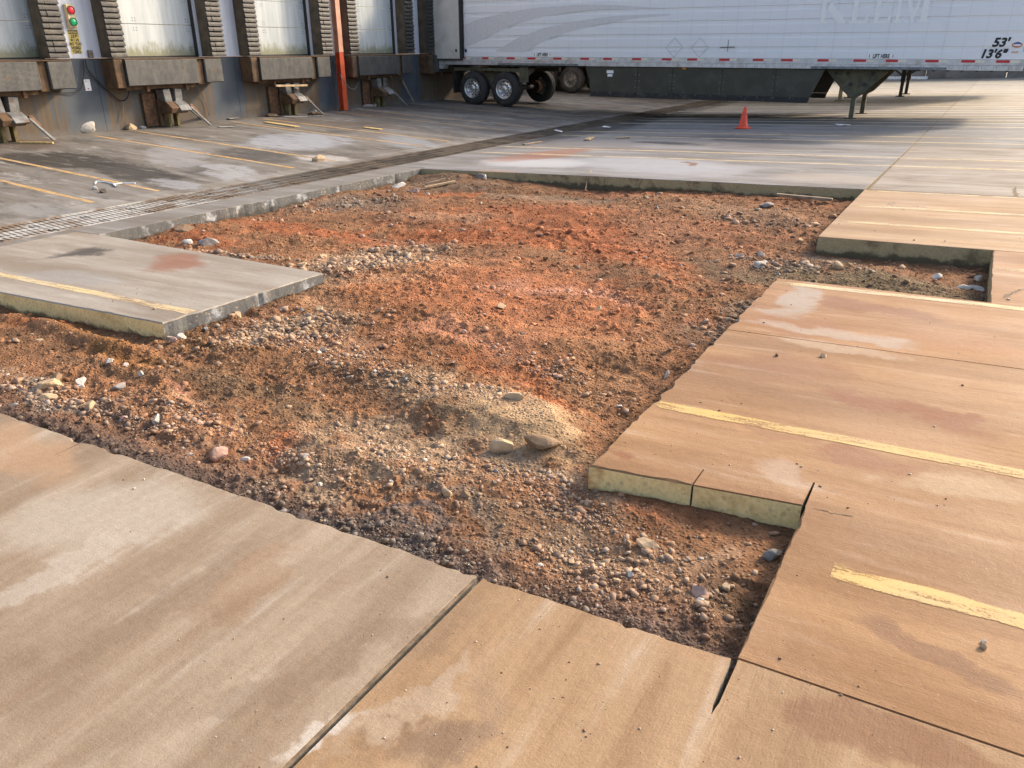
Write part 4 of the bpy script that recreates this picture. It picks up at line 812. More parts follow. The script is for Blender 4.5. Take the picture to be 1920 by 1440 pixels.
d0 = make_door(R0); l0 = make_leveler(R0); pl0 = make_pad(R0-2.44, R0-2.09, 0); pr0 = make_pad(R0+.10, R0+.48, 1); rs0 = make_restraint(R0, 0)
DL = {0: 'dock door at the left picture edge', 1: 'dock door just right of the signal light', 2: 'dock door directly left of the orange post', 3: 'dock door just right of the orange post'}
for k in range(0, 10):
    s = DL.get(k, 'dock door %s from the left, hidden behind the trailer' % nm[k])
    for t_, pre in ((d0, 'white '), (l0, 'leveler and rusty bumpers under the '), (pl0, 'pleated seal pad left of the '), (pr0, 'pleated seal pad right of the '), (rs0, 'steel restraint below the ')):
        if k == 0: t_['label'] = pre+s
        elif False: pass
        else:
            if t_ is rs0 and k == 4: continue
            dup(t_, (0, PD*k, 0), None, pre+s)
pr0.location.y -= .19
# fittings on the first pier
tl = thing('traffic_light', 'two lamp dock signal light, red above green, on the white wall', 'traffic light', (XW+.02, 10.15, 2.0))
cA = PX(137, 33, XW+.1); yL = 10.12
m = MB(); m.box(XW+.014, XW+.10, yL-.09, yL+.09, 2.00, 2.44); m.build('housing', plain('cream_housing', (.62, .52, .32, 1), .5), tl, .02)
def lamp(z, col, nm_):
    g = NG(nm_); g.done(col, .25, None, 0, .5); g.b.inputs['Emission Color'].default_value = col; g.b.inputs['Emission Strength'].default_value = .25
    m = MB(); m.lathe([(0, .065), (.02, .062), (.032, .04), (.036, .001)], (XW+.10, yL+.005, z), 0, 20); m.build('lens', g.m, tl, 0, True)
    m = MB(); m.lathe([(-.002, .078), (.02, .078), (.02, .068), (-.002, .068)], (XW+.101, yL+.005, z), 0, 20); m.build('visor', M_BLK, tl)
lamp(2.325, (.60, .02, .03, 1), 'red_lens'); lamp(2.115, (.01, .28, .10, 1), 'green_lens')
def text_mesh(s, size, mat, name, parent, M, shear=0, offset=0, ext=.0008, align='CENTER', sx=1):
    cu = bpy.data.curves.new('t', 'FONT'); cu.body = s; cu.size = size; cu.align_x = align; cu.shear = shear; cu.offset = offset; cu.extrude = ext; cu.resolution_u = 3
    to = bpy.data.objects.new('t', cu); C.objects.link(to); dg = bpy.context.evaluated_depsgraph_get(); me = bpy.data.meshes.new_from_object(to.evaluated_get(dg)); bpy.data.objects.remove(to)
    me.name = name; me.transform(Matrix.Scale(sx, 4, (1, 0, 0))); me.transform(M); me.materials.clear(); me.materials.append(mat); o = bpy.data.objects.new(name, me); C.objects.link(o); attach(o, parent); return o
M_INK = plain('black_print', (.02, .02, .022, 1), .5); M_YEL = plain('sign_yellow', (.72, .56, .14, 1), .5)
sg = thing('wall_sign', 'yellow mirrored caution sign below the dock signal light', 'sign', (XW+.02, 10.2, 1.55))
ys0, ys1, zs0, zs1 = 10.02, 10.235, 1.535, 1.975
m = MB(); m.box(XW+.0125, XW+.018, ys0, ys1, zs0, zs1); m.build('sign_plate', M_YEL, sg)
m = MB(); m.box(XW+.0185, XW+.020, ys0+.008, ys1-.008, zs1-.075, zs1-.008); m.build('header_band', M_INK, sg)
# wall faces +X; reading direction for a viewer at +X is +Y; the sign is printed mirrored (text runs along -Y)
def wallM(y, z, x, mir=False):
    d = -1 if mir else 1
    return Matrix(((0, 0, 1, x), (d, 0, 0, y), (0, 1, 0, z), (0, 0, 0, 1)))
text_mesh('CAUTION', .052, M_YEL, 'lettering', sg, wallM((ys0+ys1)/2, zs1-.06, XW+.0215, True), 0, .002, .0005, sx=.9)
for i, s in enumerate(['PULL', 'IN OR', 'OUT ON', 'GREEN', 'ONLY']): text_mesh(s, .078, M_INK, 'lettering', sg, wallM((ys0+ys1)/2, zs1-.142-i*.072, XW+.0205, True), 0, .003, .0005, sx=.82)
nt2 = thing('notice', 'small white paper notice on the slate wall', 'notice', (XW, 10.3, .8))
m = MB(); m.box(XW+.001, XW+.005, 10.15, 10.28, .83, 1.05); m.build('paper', plain('notice_paper', (.80, .80, .80, 1), .6, 0, .04), nt2)
m = MB(); m.prism([(10.215, .852), (10.235, .874), (10.228, .884), (10.215, .877), (10.202, .884), (10.195, .874)], 0, XW+.0055, XW+.0065); m.build('heart', plain('red_print', (.45, .02, .03, 1), .5), nt2)
m = MB(); m.box(XW+.0055, XW+.0062, 10.165, 10.22, 1.018, 1.024); m.box(XW+.0055, XW+.0062, 10.165, 10.25, 1.0, 1.004); m.build('print_line', M_INK, nt2)
jb = thing('junction_box', 'small grey junction box at the paint line below the sign', 'junction box', (XW, 10.4, 1.44))
m = MB(); m.box(XW+.014, XW+.07, 10.34, 10.44, 1.455, 1.60); m.build('box', M_STL, jb, .008)
m = MB(); m.box(XW+.07, XW+.075, 10.355, 10.425, 1.47, 1.585); m.build('cover', M_STL, jb, .003)
def cable(pp, r, label, mat=None):
    P_ = [Vector(p) for p in pp]; out = []
    for i in range(len(P_)-1):
        p0, p1, p2, p3 = P_[max(0, i-1)], P_[i], P_[i+1], P_[min(len(P_)-1, i+2)]
        for t in np.linspace(0, 1, 8, endpoint=False): out.append(.5*((2*p1)+(p2-p0)*t+(2*p0-5*p1+4*p2-p3)*t*t+(3*p1-p0-3*p2+p3)*t**3))
    out.append(P_[-1]); m = MB(); m.tube(out, r, 6); return tag(solo(m.build('cable', mat or M_BLK, None, 0, True)), label, 'cable')
w_ = lambda px, py, dx=.05: tuple(PX(px, py, XW+dx))
cable([w_(157, 112), w_(157, 140), w_(152, 165), w_(140, 173), w_(110, 173), w_(84, 169, .3)], .011, 'black cable sagging left from the junction box to the left door')
cable([w_(160, 112), w_(164, 128), w_(176, 145), w_(200, 168), w_(215, 182), w_(228, 189), w_(238, 184, .2), w_(243, 170, .3)], .014, 'black cable sagging right from the junction box to the second door')
cable([w_(230, 188), w_(231, 205), w_(228, 228)], .008, 'thin grey cable hanging to the ground below the second leveler', M_STL)
cable([w_(368, 160, .3), w_(380, 180), w_(392, 212), w_(389, 222)], .008, 'thin frayed cord hanging right of the second restraint', M_STL)
cable([w_(622, 108), w_(632, 130), (w_(640, 145, .5)), w_(652, 162, .5), w_(664, 167, .3), w_(672, 156, .2), w_(675, 148, .1)], .012, 'grey cable crossing behind the orange post', M_STL)
cable([w_(621, 105), w_(621, 125), w_(620, 143)], .008, 'short pull cord hanging left of the orange post', M_STL)
# orange post
po = thing('orange_post', 'orange red painted steel post between the third and fourth dock doors', 'post', (XW+.3, 17.9, 0))
M_ORG = plain('orange_red_paint', (.58, .085, .028, 1), .5, 0, .18, 6, .2, .003, (.30, .07, .03, 1), 3); M_PCH = plain('faded_orange_paint', (.66, .34, .22, 1), .6, 0, .12, 5)
yp = PX(648, 202, XW+.35)[1]; xp = XW+.35
for (z0, z1, mt) in ((zg(xp)-.02, 1.52, M_ORG), (1.524, 6.5, M_PCH)):
    m = MB(); m.box(xp-.15, xp-.13, yp-.085, yp+.085, z0, z1); m.box(xp+.0, xp+.02, yp-.085, yp+.085, z0, z1); m.build('flange', mt, po, .002)
    m = MB(); m.box(xp-.13, xp, yp-.01, yp+.01, z0, z1); m.build('web', mt, po)
m = MB(); m.box(xp-.2, xp+.05, yp-.16, yp+.16, zg(xp)-.02, zg(xp)+.015); m.build('base_plate', M_RUST, po)

# rubble and debris along the wall
def rockL(px, py, w, h, mt, lb, sd_, **k): return rock(px, py, w, h, MS[mt], lb, sd_, G=GL, **k)
rockL(162, 247, 37, 17, 'pale', 'pale concrete block on the ground against the slate wall', 71, yaw=1.4, aspect=.8); rockL(128, 250, 15, 9, 'brown', 'small brown stone left of the pale concrete block', 72)
rockL(223, 240, 28, 16, 'grey', 'dark grey boulder at the wall foot right of the concrete block', 73); rockL(246, 243, 15, 9, 'sand', 'tan stone right of the dark grey boulder', 74)
for i, (a, b, w, h) in enumerate([(258, 238, 15, 8), (270, 238, 14, 8), (283, 237, 15, 9), (267, 241, 9, 5)]): rockL(a, b, w, h, ['brown', 'grey', 'grey', 'white'][i], 'rubble piece in the little heap between the boulder and the second restraint', 75+i, group='rubble heap at the wall foot', cat='rubble')
rockL(597, 302, 17, 12, 'sand', 'tan block on the lot beside the drain, behind the hole', 80, yaw=1.2); rockL(178, 355, 8, 5, 'white', 'white scrap on the lot left of the yellow line', 81); rockL(195, 361, 12, 6, 'dark', 'dark lump on the lot beside the white scrap', 82)
M_SHEET = plain('grey_sheet', (.33, .31, .28, 1), .6)
plank(GL(412, 222), GL(440, 224), .35, .015, M_SHEET, 'bent grey metal sheet lying at the wall between the second and third doors', 'metal_sheet', 'sheet', .02, (.03, .0)); plank(GL(440, 223), GL(466, 216), .06, .02, M_WOODG, 'thin lath sticking up beside the bent metal sheet', 'lath', 'lath', .0, (.02, .10))
plank(GL(410, 239), GL(438, 238), .22, .012, M_SHEET, 'flat white grey scrap on the lot below the metal sheet', 'scrap', 'scrap', .004); plank(GL(606, 232-14), GL(578, 219), .1, .02, M_SHEET, 'white strip at the foot of the third restraint', 'strip', 'strip', .004)
plank(GL(532, 219), GL(578, 219), .10, .01, plain('white_scrap', (.72, .66, .60, 1), .6), 'pale strip of scrap on the ground below the third dock door', 'scrap', 'scrap', .004)
plank((XW+.55, PX(517, 163, XW+.55)[1], PX(517, 163, XW+.55)[2]), (XW+.45, PX(576, 162, XW+.45)[1], PX(576, 162, XW+.45)[2]), .05, .05, M_WOOD, 'pale lath lying across the third restraint', 'lath', 'lath')
plank(tuple(GL(512, 213)), tuple(PX(557, 168, XW+.35)), .07, .05, M_WOODG, 'long board leaning on the third restraint', 'board', 'board')
plank(tuple(GL(776, 194)), tuple(PX(754, 151, XW+.06)), .05, .04, M_WOODG, 'leaning stick at the wall right of the fourth restraint', 'stick', 'stick')
plank(tuple(GL(383, 228)), tuple(PX(348, 200, XW+.4)), .04, .04, M_STL, 'pale rod leaning from the second restraint to the ground', 'rod', 'rod')
for i, (px, py) in enumerate([(500, 216), (512, 219), (520, 214), (590, 212), (600, 215), (585, 216), (672, 200), (690, 201), (700, 199), (662, 198)]):
    rockL(px, py, 12+(i % 3)*4, 6, ['pink', 'brown', 'sand', 'pale', 'brown', 'brown', 'pale', 'white', 'white', 'pale'][i], 'crumbled rubble at the wall foot near the orange post', 90+i, group='crumbled rubble near the orange post', cat='rubble')
M_STR = plain('white_plastic', (.78, .78, .76, 1), .5)
sp_ = [GL(178, 346), GL(181, 342), GL(195, 342), GL(212, 346), GL(218, 352), GL(214, 347), GL(230, 345), GL(254, 345)]
m = MB(); m.tube([tuple(p+np.array([0, 0, .012])) for p in sp_], .012, 5); tag(solo(m.build('plastic_strap', M_STR)), 'curled white plastic strap across the yellow line on the lot', 'strap')
for i, (px, py, G, lb) in enumerate([(1135, 240, GR, 'crumpled white litter on the yard beyond the drain'), (1048, 247, GR, 'small white litter beside the drain line'), (1577, 236, GR, 'pale flattened litter in front of the trailer legs')]):
    p = G(px, py); m = MB(); r_ = random.Random(i); vs = [(p[0]+r_.uniform(-.2, .2), p[1]+r_.uniform(-.15, .15), p[2]+.005+r_.random()*.04) for _ in range(7)]; bmx = bmesh.new(); [bmx.verts.new(v) for v in vs]; bmesh.ops.convex_hull(bmx, input=bmx.verts); me = bpy.data.meshes.new('litter'); bmx.to_mesh(me); bmx.free(); me.materials.append(M_STR); o = bpy.data.objects.new('litter', me); C.objects.link(o); tag(solo(o), lb, 'litter')

# far retaining wall
fw = thing('retaining_wall', 'low weathered concrete wall at the far end of the yard', 'wall', (0, 53.4, 0)); M_FW = plain('weathered_concrete_wall', (.15, .135, .12, 1), .85, 0, .3, 1.2, .3, .02, (.24, .22, .20, 1), .8)
for k in range(-3, 30): m = MB(); m.box(-16+k*4+.02, -12+k*4-.02, 53.25, 53.65, -.8, 3.2); m.build('wall_panel', M_FW, fw, .01)
m = MB(); m.box(-28, 104, 53.2, 53.7, 3.2, 3.35); m.build('coping', M_FW, fw)

# ------------------------------------------------------------------ semi trailer
def trailer_skin():
    g = NG('white_trailer_skin'); P = g.pos(); n = g.noise(g.mapv(P, (.5, 1, 3)), 1.4, 6, .65); c = g.mix(g.ramp(n, .3, .7), (.86, .87, .88, 1), (.90, .90, .90, 1))
    c = g.mix(g.ramp(g.noise(P, 3, 6, .7), .62, .78, 0, .25), c, (.52, .50, .46, 1)); return g.done(c, .4, g.bump(n, .05, .004))
M_SKIN = trailer_skin(); M_RAIL = plain('aluminium_rail', (.60, .60, .60, 1), .42, .35, .12, 8, .1, .002, (.42, .38, .34, 1), 3); M_SKIRT = plain('olive_black_skirt', (.050, .048, .034, 1), .5, 0, .2, 3, .1, .003, (.075, .07, .055, 1), 2)
M_RED = plain('red_reflector', (.55, .02, .03, 1), .35, 0, .08); M_WTP = plain('white_reflector', (.78, .72, .60, 1), .35, 0, .06); M_TYRE = plain('tyre_rubber', (.030, .029, .028, 1), .75, 0, .25, 30, .3, .004, (.09, .075, .06, 1), 6); M_ALU = plain('polished_aluminium', (.72, .72, .72, 1), .28, .8, .08)
M_GREY = plain('grey_decal', (.72, .715, .71, 1), .45, 0, .05); M_GHOST = plain('ghost_lettering', (.95, .945, .92, 1), .5, 0, .03); M_OLG = plain('olive_steel_gear', (.10, .092, .055, 1), .6, .1, .3, 8); M_FRM = plain('dark_chassis', (.035, .032, .028, 1), .7)
TY = 22.0
T1 = thing('semi_trailer', 'long white ribbed semi trailer backed to the docks with its rear door open', 'trailer', (-7.9, TY+1.3, 0))
RIB = [1.40, 1.51, 1.615, 1.83, 1.935, 2.145, 2.255, 2.465, 2.575]+[2.785, 2.895, 3.10, 3.21, 3.42, 3.53, 3.74, 3.85]
def side_profile():
    pr = []; z = 1.345; pr.append((0, z)); up = False
    for i, r in enumerate(RIB[1:]):
        if i % 2 == 0: pr += [(0, r-.008), (.020, r), ]
        else: pr += [(.020, r-.006), (0, r)]
    pr += [(0, 4.02)]; return pr
pr = side_profile()
xe = list(np.arange(-16.05, .2, 1.22)); xe[-1] = .27
for a, b in zip(xe, xe[1:]):
    m = MB(); n = len(pr); vs = [(x, TY+.0-.0+d, z) for x in (a+.002, b-.002) for (d, z) in pr]+[(x, TY+.05, z) for x in (a+.002, b-.002) for z in (1.345, 4.02)]
    fs = [(i, i+1, n+i+1, n+i) for i in range(n-1)]+[(2*n, 2*n+1, 2*n+3, 2*n+2), (0, 2*n, 2*n+2, n), (n-1, 2*n+1, 2*n+3, 2*n-1)]
    m.add(vs, fs).build('side_panel', M_SKIN, T1)
rv = MB()
for x in np.arange(-14.8, .2, .406):
    for z in np.arange(1.37, 3.2, .052): rv.add([(x-.005, TY-.003+.0, z-.005), (x+.005, TY-.003, z-.005), (x+.005, TY-.003, z+.005), (x-.005, TY-.003, z+.005), (x, TY-.007, z)], [(0, 1, 4), (1, 2, 4), (2, 3, 4), (3, 0, 4)])
o = rv.build('rivets', plain('rivet_grey', (.40, .42, .45, 1), .5), T1); o['kind'] = 'stuff'
m = MB(); m.box(-16.03, .25, TY+.052, TY+2.55, 1.35, 4.02); m.build('box_body', M_SKIN, T1); m = MB(); m.box(-16.05, .27, TY+.0, TY+2.6, 4.025, 4.10); m.build('roof', M_SKIN, T1, .02)
m = MB(); m.lathe([(0, .16), (2.65, .16)], (.27, TY+.16, 1.35), 2, 20); m.build('corner_post', M_RAIL, T1, 0, True)
m = MB(); m.box(.25, .42, TY+.16, TY+2.44, 1.35, 4.02); m.build('front_wall', M_SKIN, T1)
m = MB(); m.box(-16.05, .29, TY-.006, TY+.05, 1.215, 1.342); m.build('upper_bottom_rail', M_RAIL, T1, .004)
m = MB(); m.box(-16.05, .29, TY-.014, TY+.05, 1.105, 1.211); m.build('lower_bottom_rail', M_RAIL, T1, .004)
m = MB(); m.box(-16.03, .25, TY+.06, TY+2.54, 1.12, 1.34); m.build('floor_frame', M_FRM, T1)
for x in np.arange(-15.7, .1, .406): pass
m = MB()
for x in np.arange(-15.9, .1, .305): m.box(x, x+.05, TY+.3, TY+2.3, 1.07, 1.12)
o = m.build('cross_members', M_FRM, T1); o['kind'] = 'stuff'
m = MB()
for x in np.arange(-13.8, .1, .30):
    for z in (1.135, 1.175): m.box(x, x+.014, TY-.019, TY-.0145, z, z+.014); m.box(x+.06, x+.074, TY-.019, TY-.0145, z, z+.014)
o = m.build('rail_bolts', M_FRM, T1); o['kind'] = 'stuff'
reds = [(-14.81, -14.77), (-14.15, -13.92), (-13.26, -12.97), (-12.53, -12.25), (-11.65, -11.37), (-10.76, -10.48), (-10.03, -9.76), (-9.14, -8.87), (-8.26, -7.98), (-7.54, -7.26), (-6.66, -6.38), (-5.77, -5.49), (-5.05, -4.76), (-4.16, -3.89), (-3.31, -3.02), (-2.58, -2.31), (-1.72, -1.44), (-.97, -.69), (-.27, 0.0)]
for a, b in reds:
    m = MB(); m.box(a, b, TY-.009, TY-.0065, 1.272, 1.328); m.build('red_reflector', M_RED, T1); m = MB(); m.box(b+.003, b+.19, TY-.009, TY-.0065, 1.272, 1.328); m.build('white_reflector', M_WTP, T1)
for (a, b) in ((-13.57, -10.82), (-4.29, -1.24)): m = MB(); m.box(a, b, TY-.03, TY-.016, 1.105, 1.165); m.build('slider_rail', plain('dull_zinc', (.20, .215, .22, 1), .5, .3), T1, .003)
# open rear door folded along the side
dr = MB(); dr.box(-16.04, -14.92, TY-.11, TY-.05, 1.275, 4.0); od = dr.build('rear_door', plain('cream_door_panel', (.66, .63, .57, 1), .5, 0, .08, 3, .1, .003, (.50, .44, .36, 1), 2), T1, .012)
m = MB(); m.box(-16.08, -14.86, TY-.10, TY-.045, 1.235, 1.273); m.box(-14.918, -14.85, TY-.115, TY-.045, 1.235, 4.0); m.box(-16.10, -16.045, TY-.1, TY-.05, 1.235, 4.0); m.build('door_gasket', M_FRM, od)
m = MB(); m.box(-15.08, -15.02, TY-.122, TY-.111, 1.47, 1.56); m.build('door_latch', M_FRM, od); m = MB(); m.box(-14.78, -14.72, TY-.03, TY-.01, 1.47, 1.56); m.build('hinge', M_FRM, T1)
m = MB(); m.bar((-14.83, TY-.03, 1.3), (-14.83, TY-.03, 3.9), .03, .03); m.build('hinge_rod', M_FRM, T1)
m = MB(); m.prism([(-16.0, 1.10), (-15.55, 1.10), (-15.62, .98), (-15.95, .98)], 1, TY-.02, TY+.2); m.build('rear_step', M_RAIL, T1, .005)
# decals: swooshes
def decal_strip(up, lo, mat, name):
    n = 40; U = np.array([PY(780+a/4, b/4, TY)[[0, 2]] for a, b in up]); L = np.array([PY(780+a/4, b/4, TY)[[0, 2]] for a, b in lo])
    xs = np.linspace(min(U[0, 0], L[0, 0]), max(U[-1, 0], L[-1, 0]), n); vs = []; fs = []
    for i, x in enumerate(xs):
        zu = np.interp(x, U[:, 0], U[:, 1]); zl = np.interp(x, L[:, 0], L[:, 1]); zl = min(zl, zu-.002); vs += [(x, TY-.0025, zl), (x, TY-.0025, zu)]
        if i: fs.append((2*i-2, 2*i-1, 2*i+1, 2*i))
    MB().add(vs, fs).build(name, mat, T1)
decal_strip([(362, 196), (430, 160), (500, 140), (700, 95), (900, 62), (1200, 40), (1500, 38), (1860, 64)], [(362, 352), (400, 352), (560, 270), (760, 180), (960, 125), (1250, 85), (1600, 62), (1860, 66)], M_GREY, 'grey_swoosh')
decal_strip([(600, 388), (760, 290), (950, 215), (1200, 160), (1500, 120), (1900, 105)], [(600, 391), (820, 395), (960, 310), (1130, 245), (1350, 190), (1600, 145), (1900, 115)], M_GREY, 'grey_swoosh')
def sideM(x, z, y=TY-.004): return Matrix(((1, 0, 0, x), (0, 0, -1, y), (0, 1, 0, z), (0, 0, 0, 1)))
def ghost(pl, x0): 
    for i_, poly in enumerate(pl): MB().prism([(x0+a, 2.13+b) for a, b in poly], 1, TY-.0040-.0007*i_, TY-.0025-.0001*i_).build('ghost_letter', M_GHOST, T1)
LH = .80
kst = [(-.01, 0), (.22, 0), (.22, .05), (.16, .06), (.16, LH), (.05, LH), (.05, .06), (-.01, .05)]
ghost([kst, [(.17, .36), (.46, 0), (.64, 0), (.64, .05), (.27, .48)], [(.17, .44), (.50, LH), (.40, LH), (.17, .54)]], -4.28)
Ls = [(0, 0), (.42, 0), (.44, .2), (.40, .2), (.34, .06), (.17, .06), (.17, LH), (.06, LH), (.06, .06), (0, .05)]
ghost([Ls], -3.56); ghost([Ls], -3.06)
ghost([[(-.02, 0), (.16, 0), (.16, .05), (.11, .06), (.11, LH), (.04, LH), (.04, .06), (-.02, .05)], [(.12, LH), (.37, .0), (.45, .0), (.24, LH)], [(.40, .0), (.62, LH), (.54, LH), (.38, .16)], [(.56, LH), (.56, .06), (.50, .05), (.50, 0), (.76, 0), (.76, .05), (.70, .06), (.70, LH)]], -2.56)
text_mesh("53'", .25, M_INK, 'lettering', T1, sideM(-.27, 1.615), .2, .011, .001, sx=1.05); text_mesh("13'6\"", .25, M_INK, 'lettering', T1, sideM(-.37, 1.375), .2, .011, .001, sx=1.0)
for (x, z) in ((-12.02, 1.36), (-2.70, 1.355)):
    m = MB(); m.box(x-.29, x+.29, TY-.0035, TY-.0022, z-.005, z+.10); m.build('lift_sticker', M_GHOST, T1)
    text_mesh('LIFT HERE', .125, M_INK, 'lettering', T1, sideM(x, z+.006, TY-.0045), 0, .005, .0006, sx=.68)
    for s_ in (-1, 1): q_ = x+s_*.262; m = MB(); m.prism([(q_-.006, z+.09), (q_+.006, z+.09), (q_+.006, z+.04), (q_+.016, z+.04), (q_, z+.01), (q_-.016, z+.04), (q_-.006, z+.04)], 1, TY-.0046, TY-.0038); m.build('arrow', M_INK, T1)
M_BLU = plain('logo_blue', (.10, .12, .30, 1), .5); M_ORL = plain('logo_orange', (.62, .22, .10, 1), .5)
def oval(x, z, rx, rz, y, mat, nm_, half=None):
    a = np.linspace(0, math.pi, 20) if half else np.linspace(0, 2*math.pi, 28)[:-1]; MB().prism([(x+rx*math.cos(t), z+rz*math.sin(t)) for t in a], 1, y-.001, y).build(nm_, mat, T1)
oval(.065, 1.645, .105, .055, TY-.0030, M_ORL, 'logo_oval'); oval(.065, 1.66, .075, .045, TY-.0042, M_BLU, 'logo_cap', True); oval(.065, 1.642, .085, .018, TY-.0054, M_GHOST, 'logo_band')
text_mesh('3000R', .055, M_ORL, 'lettering', T1, sideM(.05, 1.475), .2, .001, .0006)
# diamond placard holders
for cx_ in (-7.93, -7.22):
    m = MB(); R_ = .24; q_ = [(cx_-R_, 1.60), (cx_, 1.60-R_), (cx_+R_, 1.60), (cx_, 1.60+R_)]
    for i in range(4): a, b = q_[i], q_[(i+1) % 4]; m.bar((a[0], TY-.012, a[1]), (b[0], TY-.012, b[1]), .012, .006, (0, 1, 0))
    for dz in (-.09, .02): m.bar((cx_-R_+abs(dz)+.02, TY-.011, 1.60+dz), (cx_+R_-abs(dz)-.02, TY-.011, 1.60+dz), .006, .005, (0, 1, 0))
    m.build('placard_holder', M_RAIL, T1)
m = MB(); m.bar((-6.66, TY-.012, 1.60), (-6.28, TY-.012, 1.61), .02, .006, (0, 1, 0)); m.bar((-6.46, TY-.012, 1.50), (-6.46, TY-.012, 1.78), .012, .006, (0, 1, 0)); m.build('scratch_bracket', M_OLG, T1)
m = MB(); m.box(-7.67, -7.55, TY+.0, TY+.04, 1.045, 1.10); m.build('marker_lamp', plain('amber_lens', (.55, .22, .03, 1), .3), T1, .01)
# skirts
def skirt(yo, par):
    xs = [-10.55, -8.98, -7.95, -6.55, -5.15, -4.28]; sk = bpy.data.objects.new('side_skirt', None); C.objects.link(sk); attach(sk, par)
    zt, zb = 1.10, .28
    for i, (a, b) in enumerate(zip(xs, xs[1:])):
        pl = [(a+.004, zb+.14), (b-.004, zb+.14), (b-.004, zt), (a+.004, zt)]
        if i == 0: pl = [(a+.12, zb+.14), (b-.004, zb+.14), (b-.004, zt), (a-.06, zt), (a-.03, zt-.12), (a+.06, zt-.35)]
        if i == len(xs)-2: pl = [(a+.004, zb+.14), (b+.05, zb+.14), (b+.33, zt), (a+.004, zt)]
        m = MB(); m.prism(pl, 1, yo, yo+.012); m.build('skirt_panel', M_SKIRT, sk)
    m = MB(); m.prism([(-10.42, zb), (-4.27, zb), (-4.235, zb+.138), (-10.43, zb+.138)], 1, yo-.004, yo+.006); m.build('skirt_flap', M_TYRE, sk)
    b_ = MB()
    for x in xs[1:-1]:
        for z in (.55, .72, .88):
            for dx in (-.06, .05): b_.box(x+dx, x+dx+.022, yo-.006, yo, z, z+.022)
    for x in np.arange(-10.2, -4.4, .42): b_.box(x, x+.022, yo-.012, yo-.004, zb+.10, zb+.122)
    o = b_.build('skirt_bolts', M_STL, sk); o['kind'] = 'stuff'
    return sk
s1 = skirt(TY+.06, T1); s2 = skirt(TY+2.45, T1)
m = MB(); m.box(-9.95+.02, -9.72, TY+.052, TY+.0595, .92, 1.0); m.box(-9.90, -9.75, TY+.052, TY+.0595, .83, .90); m.build('skirt_label', M_GHOST, T1)
# wheels
def wheel(x, y, z, par, face=-1, spare_mat=None, R_=.505):
    w = bpy.data.objects.new('wheel', None); C.objects.link(w); attach(w, par); f = face; alu = spare_mat or M_ALU
    t = MB(); t.lathe([(a*f*-1+0, r) for a, r in [(0, .285), (-.01, .30), (-.005, .40), (.02, .465), (.055, R_-.004), (.10, R_), (.17, R_), (.175, R_-.012), (.19, R_-.012), (.195, R_), (.24, R_), (.285, R_-.01), (.31, .46), (.335, .40), (.33, .29), (.30, .285)]], (x, y, z), 1, 40); t.build('tyre', M_TYRE, w, 0, True)
    r = MB(); r.lathe([(a*f*-1, q) for a, q in [(-.012, .288), (-.014, .272), (.012, .262), (.085, .245), (.10, .232), (.098, .19), (.085, .135), (.07, .115), (.03, .105), (.0, .10), (-.012, .06), (-.014, .001)]], (x, y, z), 1, 40); r.build('rim', alu, w, 0, True)
    h = MB()
    for k in range(10):
        a = 2*math.pi*k/10; cx_, cz_ = x+.205*math.cos(a), z+.205*math.sin(a); h.lathe([(.092*-f, .026), (.0905*-f, .001)], (cx_, y, cz_), 1, 10)
        a += .31
    o = h.build('hand_holes', M_BLK, w); o['kind'] = 'stuff'
    n_ = MB()
    for k in range(10): a = 2*math.pi*(k+.5)/10; n_.lathe([(.08*-f, .017), (.045*-f, .016), (.04*-f, .001)], (x+.142*math.cos(a), y, z+.142*math.sin(a)), 1, 8)
    o = n_.build('lug_nuts', M_OLG, w); o['kind'] = 'stuff'
    return w
for x in (-14.57, -13.38):
    for (y, f) in ((TY+.03, -1),): wheel(x, y, .415, T1, -1)
    wheel(x, TY+2.57, .415, T1, 1)
    m = MB(); m.lathe([(0, .07), (2.0, .07)], (x, TY+.3, .415), 1, 12); m.build('axle', M_FRM, T1)
    m = MB(); m.lathe([(0, .20), (.25, .20), (.25, .01)], (x, TY+.36, .415), 1, 20); m.lathe([(0, .20), (.25, .20), (.25, .01)], (x, TY+1.95, .415), 1, 20); m.build('brake_drum', M_RUST, T1)
m = MB(); m.box(-15.35, -12.55, TY+2.1, TY+2.25, .88, 1.02); m.build('suspension_rail', M_OLG, T1, .01)
m = MB(); m.box(-15.35, -12.55, TY+.14, TY+.50, .92, 1.02); m.box(-14.2, -13.75, TY+.33, TY+.5, .45, .93); m.prism([(-14.85, 1.02), (-12.75, 1.02), (-12.8, .90), (-14.3, .93)], 1, TY+.10, TY+.14); m.build('suspension_frame', M_OLG, T1, .01)
m = MB(); m.box(-12.86, -12.55, TY+.08, TY+.12, .62, 1.05); m.build('mud_bracket', M_OLG, T1, .006)
m = MB(); m.box(-15.35, -15.33, TY+.1, TY+.7, .25, 1.0); m.build('mud_flap', M_TYRE, T1)
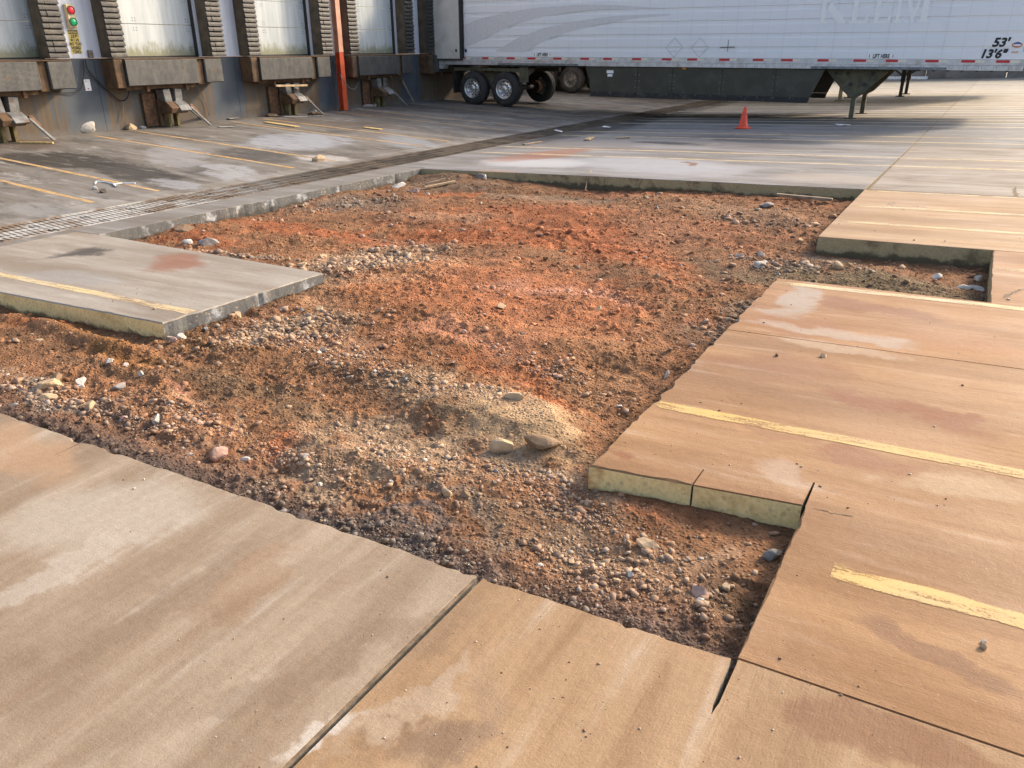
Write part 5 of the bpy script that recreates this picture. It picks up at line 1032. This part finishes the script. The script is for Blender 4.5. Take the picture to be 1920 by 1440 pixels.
# landing gear
def landing(x, y, par, style=0, s=1):
    if style == 0:
        m = MB(); m.prism([(x-.78, 1.10), (x+.72, 1.10), (x+.22, .52), (x+.10, .45), (x-.12, .45), (x-.30, .60)], 1, y-.02, y); o = m.build('gear_plate', M_OLG, par, .004)
        for (dx, z) in ((-.50, 1.0), (-.22, 1.0), (.36, 1.0), (-.12, .74), (.22, .74)): h = MB(); h.lathe([(0, .05), (-.004, .05), (-.004, .001)], (x+dx, y-.021, z), 1, 12); h.build('gear_hole', M_BLK, o)
    else:
        m = MB(); m.bar((x-.65, y, 1.05), (x-.02, y, .62), .05, .05); m.bar((x+.65, y, 1.05), (x+.02, y, .62), .05, .05); m.build('diagonal_brace', M_FRM, par)
    m = MB(); m.box(x-.075, x+.075, y+.01, y+.16, .42, 1.08); m.build('outer_leg', M_OLG if style == 0 else M_FRM, par, .006)
    m = MB(); m.box(x-.055, x+.055, y+.03, y+.14, -.06, .44); m.build('inner_leg', M_OLG if style == 0 else M_FRM, par, .004)
    m = MB(); m.box(x-.15, x+.15, y-.03, y+.20, -.085, -.06); m.build('foot_plate', M_OLG if style == 0 else M_FRM, par, .004)
landing(-3.22, TY+.35, T1); landing(-3.22, TY+2.2, T1)
m = MB(); m.bar((-3.22, TY+.5, .80), (-3.22, TY+2.3, .80), .05, .05); m.bar((-2.55, TY+.4, 1.05), (-3.1, TY+1.5, .6), .05, .05); m.build('cross_tube', M_OLG, T1)
T1.rotation_euler.y = .0032
# trailers parked beyond, seen through the gap beneath
def far_trailer(x0, x1, y, gx, label, wx, style, ws):
    t = thing('semi_trailer', label, 'trailer', ((x0+x1)/2, y+1.3, 0), 'trailers parked behind the near one'); 
    m = MB(); m.box(x0, x1, y, y+2.6, 1.25, 4.05); m.build('box_body', M_SKIN, t, .02); m = MB(); m.box(x0, x1, y-.01, y+.05, 1.08, 1.24); m.build('bottom_rail', M_RAIL, t); m = MB(); m.box(x0+.05, x1-.05, y+.08, y+2.5, 1.05, 1.24); m.build('floor_frame', M_FRM, t)
    for x in wx: wheel(x, y+.03, .415+ws, t, -1, M_STL); wheel(x, y+2.57, .415+ws, t, 1, M_STL)
    landing(gx, y+.25, t, style); landing(gx, y+2.15, t, style); return t
far_trailer(-17.4, -1.3, 29.2, -4.68, 'white trailer parked right behind the near one, only wheels and legs showing', (-15.9, -14.7), 0, .05)
far_trailer(-15.4, .35, 32.9, -3.2, 'far trailer whose braced dark landing legs show under the near one', (-14.0, -12.8), 1, .03)

# traffic cone
cp = GR(1393, 241); cz = zg(cp[0]); cn = thing('traffic_cone', 'small orange traffic cone standing in front of the trailer', 'cone', (cp[0], cp[1], cz))
M_CONE = plain('orange_cone', (.85, .085, .035, 1), .45, 0, .08)
m = MB(); m.box(cp[0]-.16, cp[0]+.16, cp[1]-.16, cp[1]+.16, cz+.004, cz+.028); m.build('base', M_CONE, cn, .008)
m = MB(); m.lathe([(.028, .115), (.05, .108), (.46, .034), (.475, .028), (.478, .020), (.47, .018)], (cp[0], cp[1], cz), 2, 28); m.build('cone_body', M_CONE, cn, 0, True)
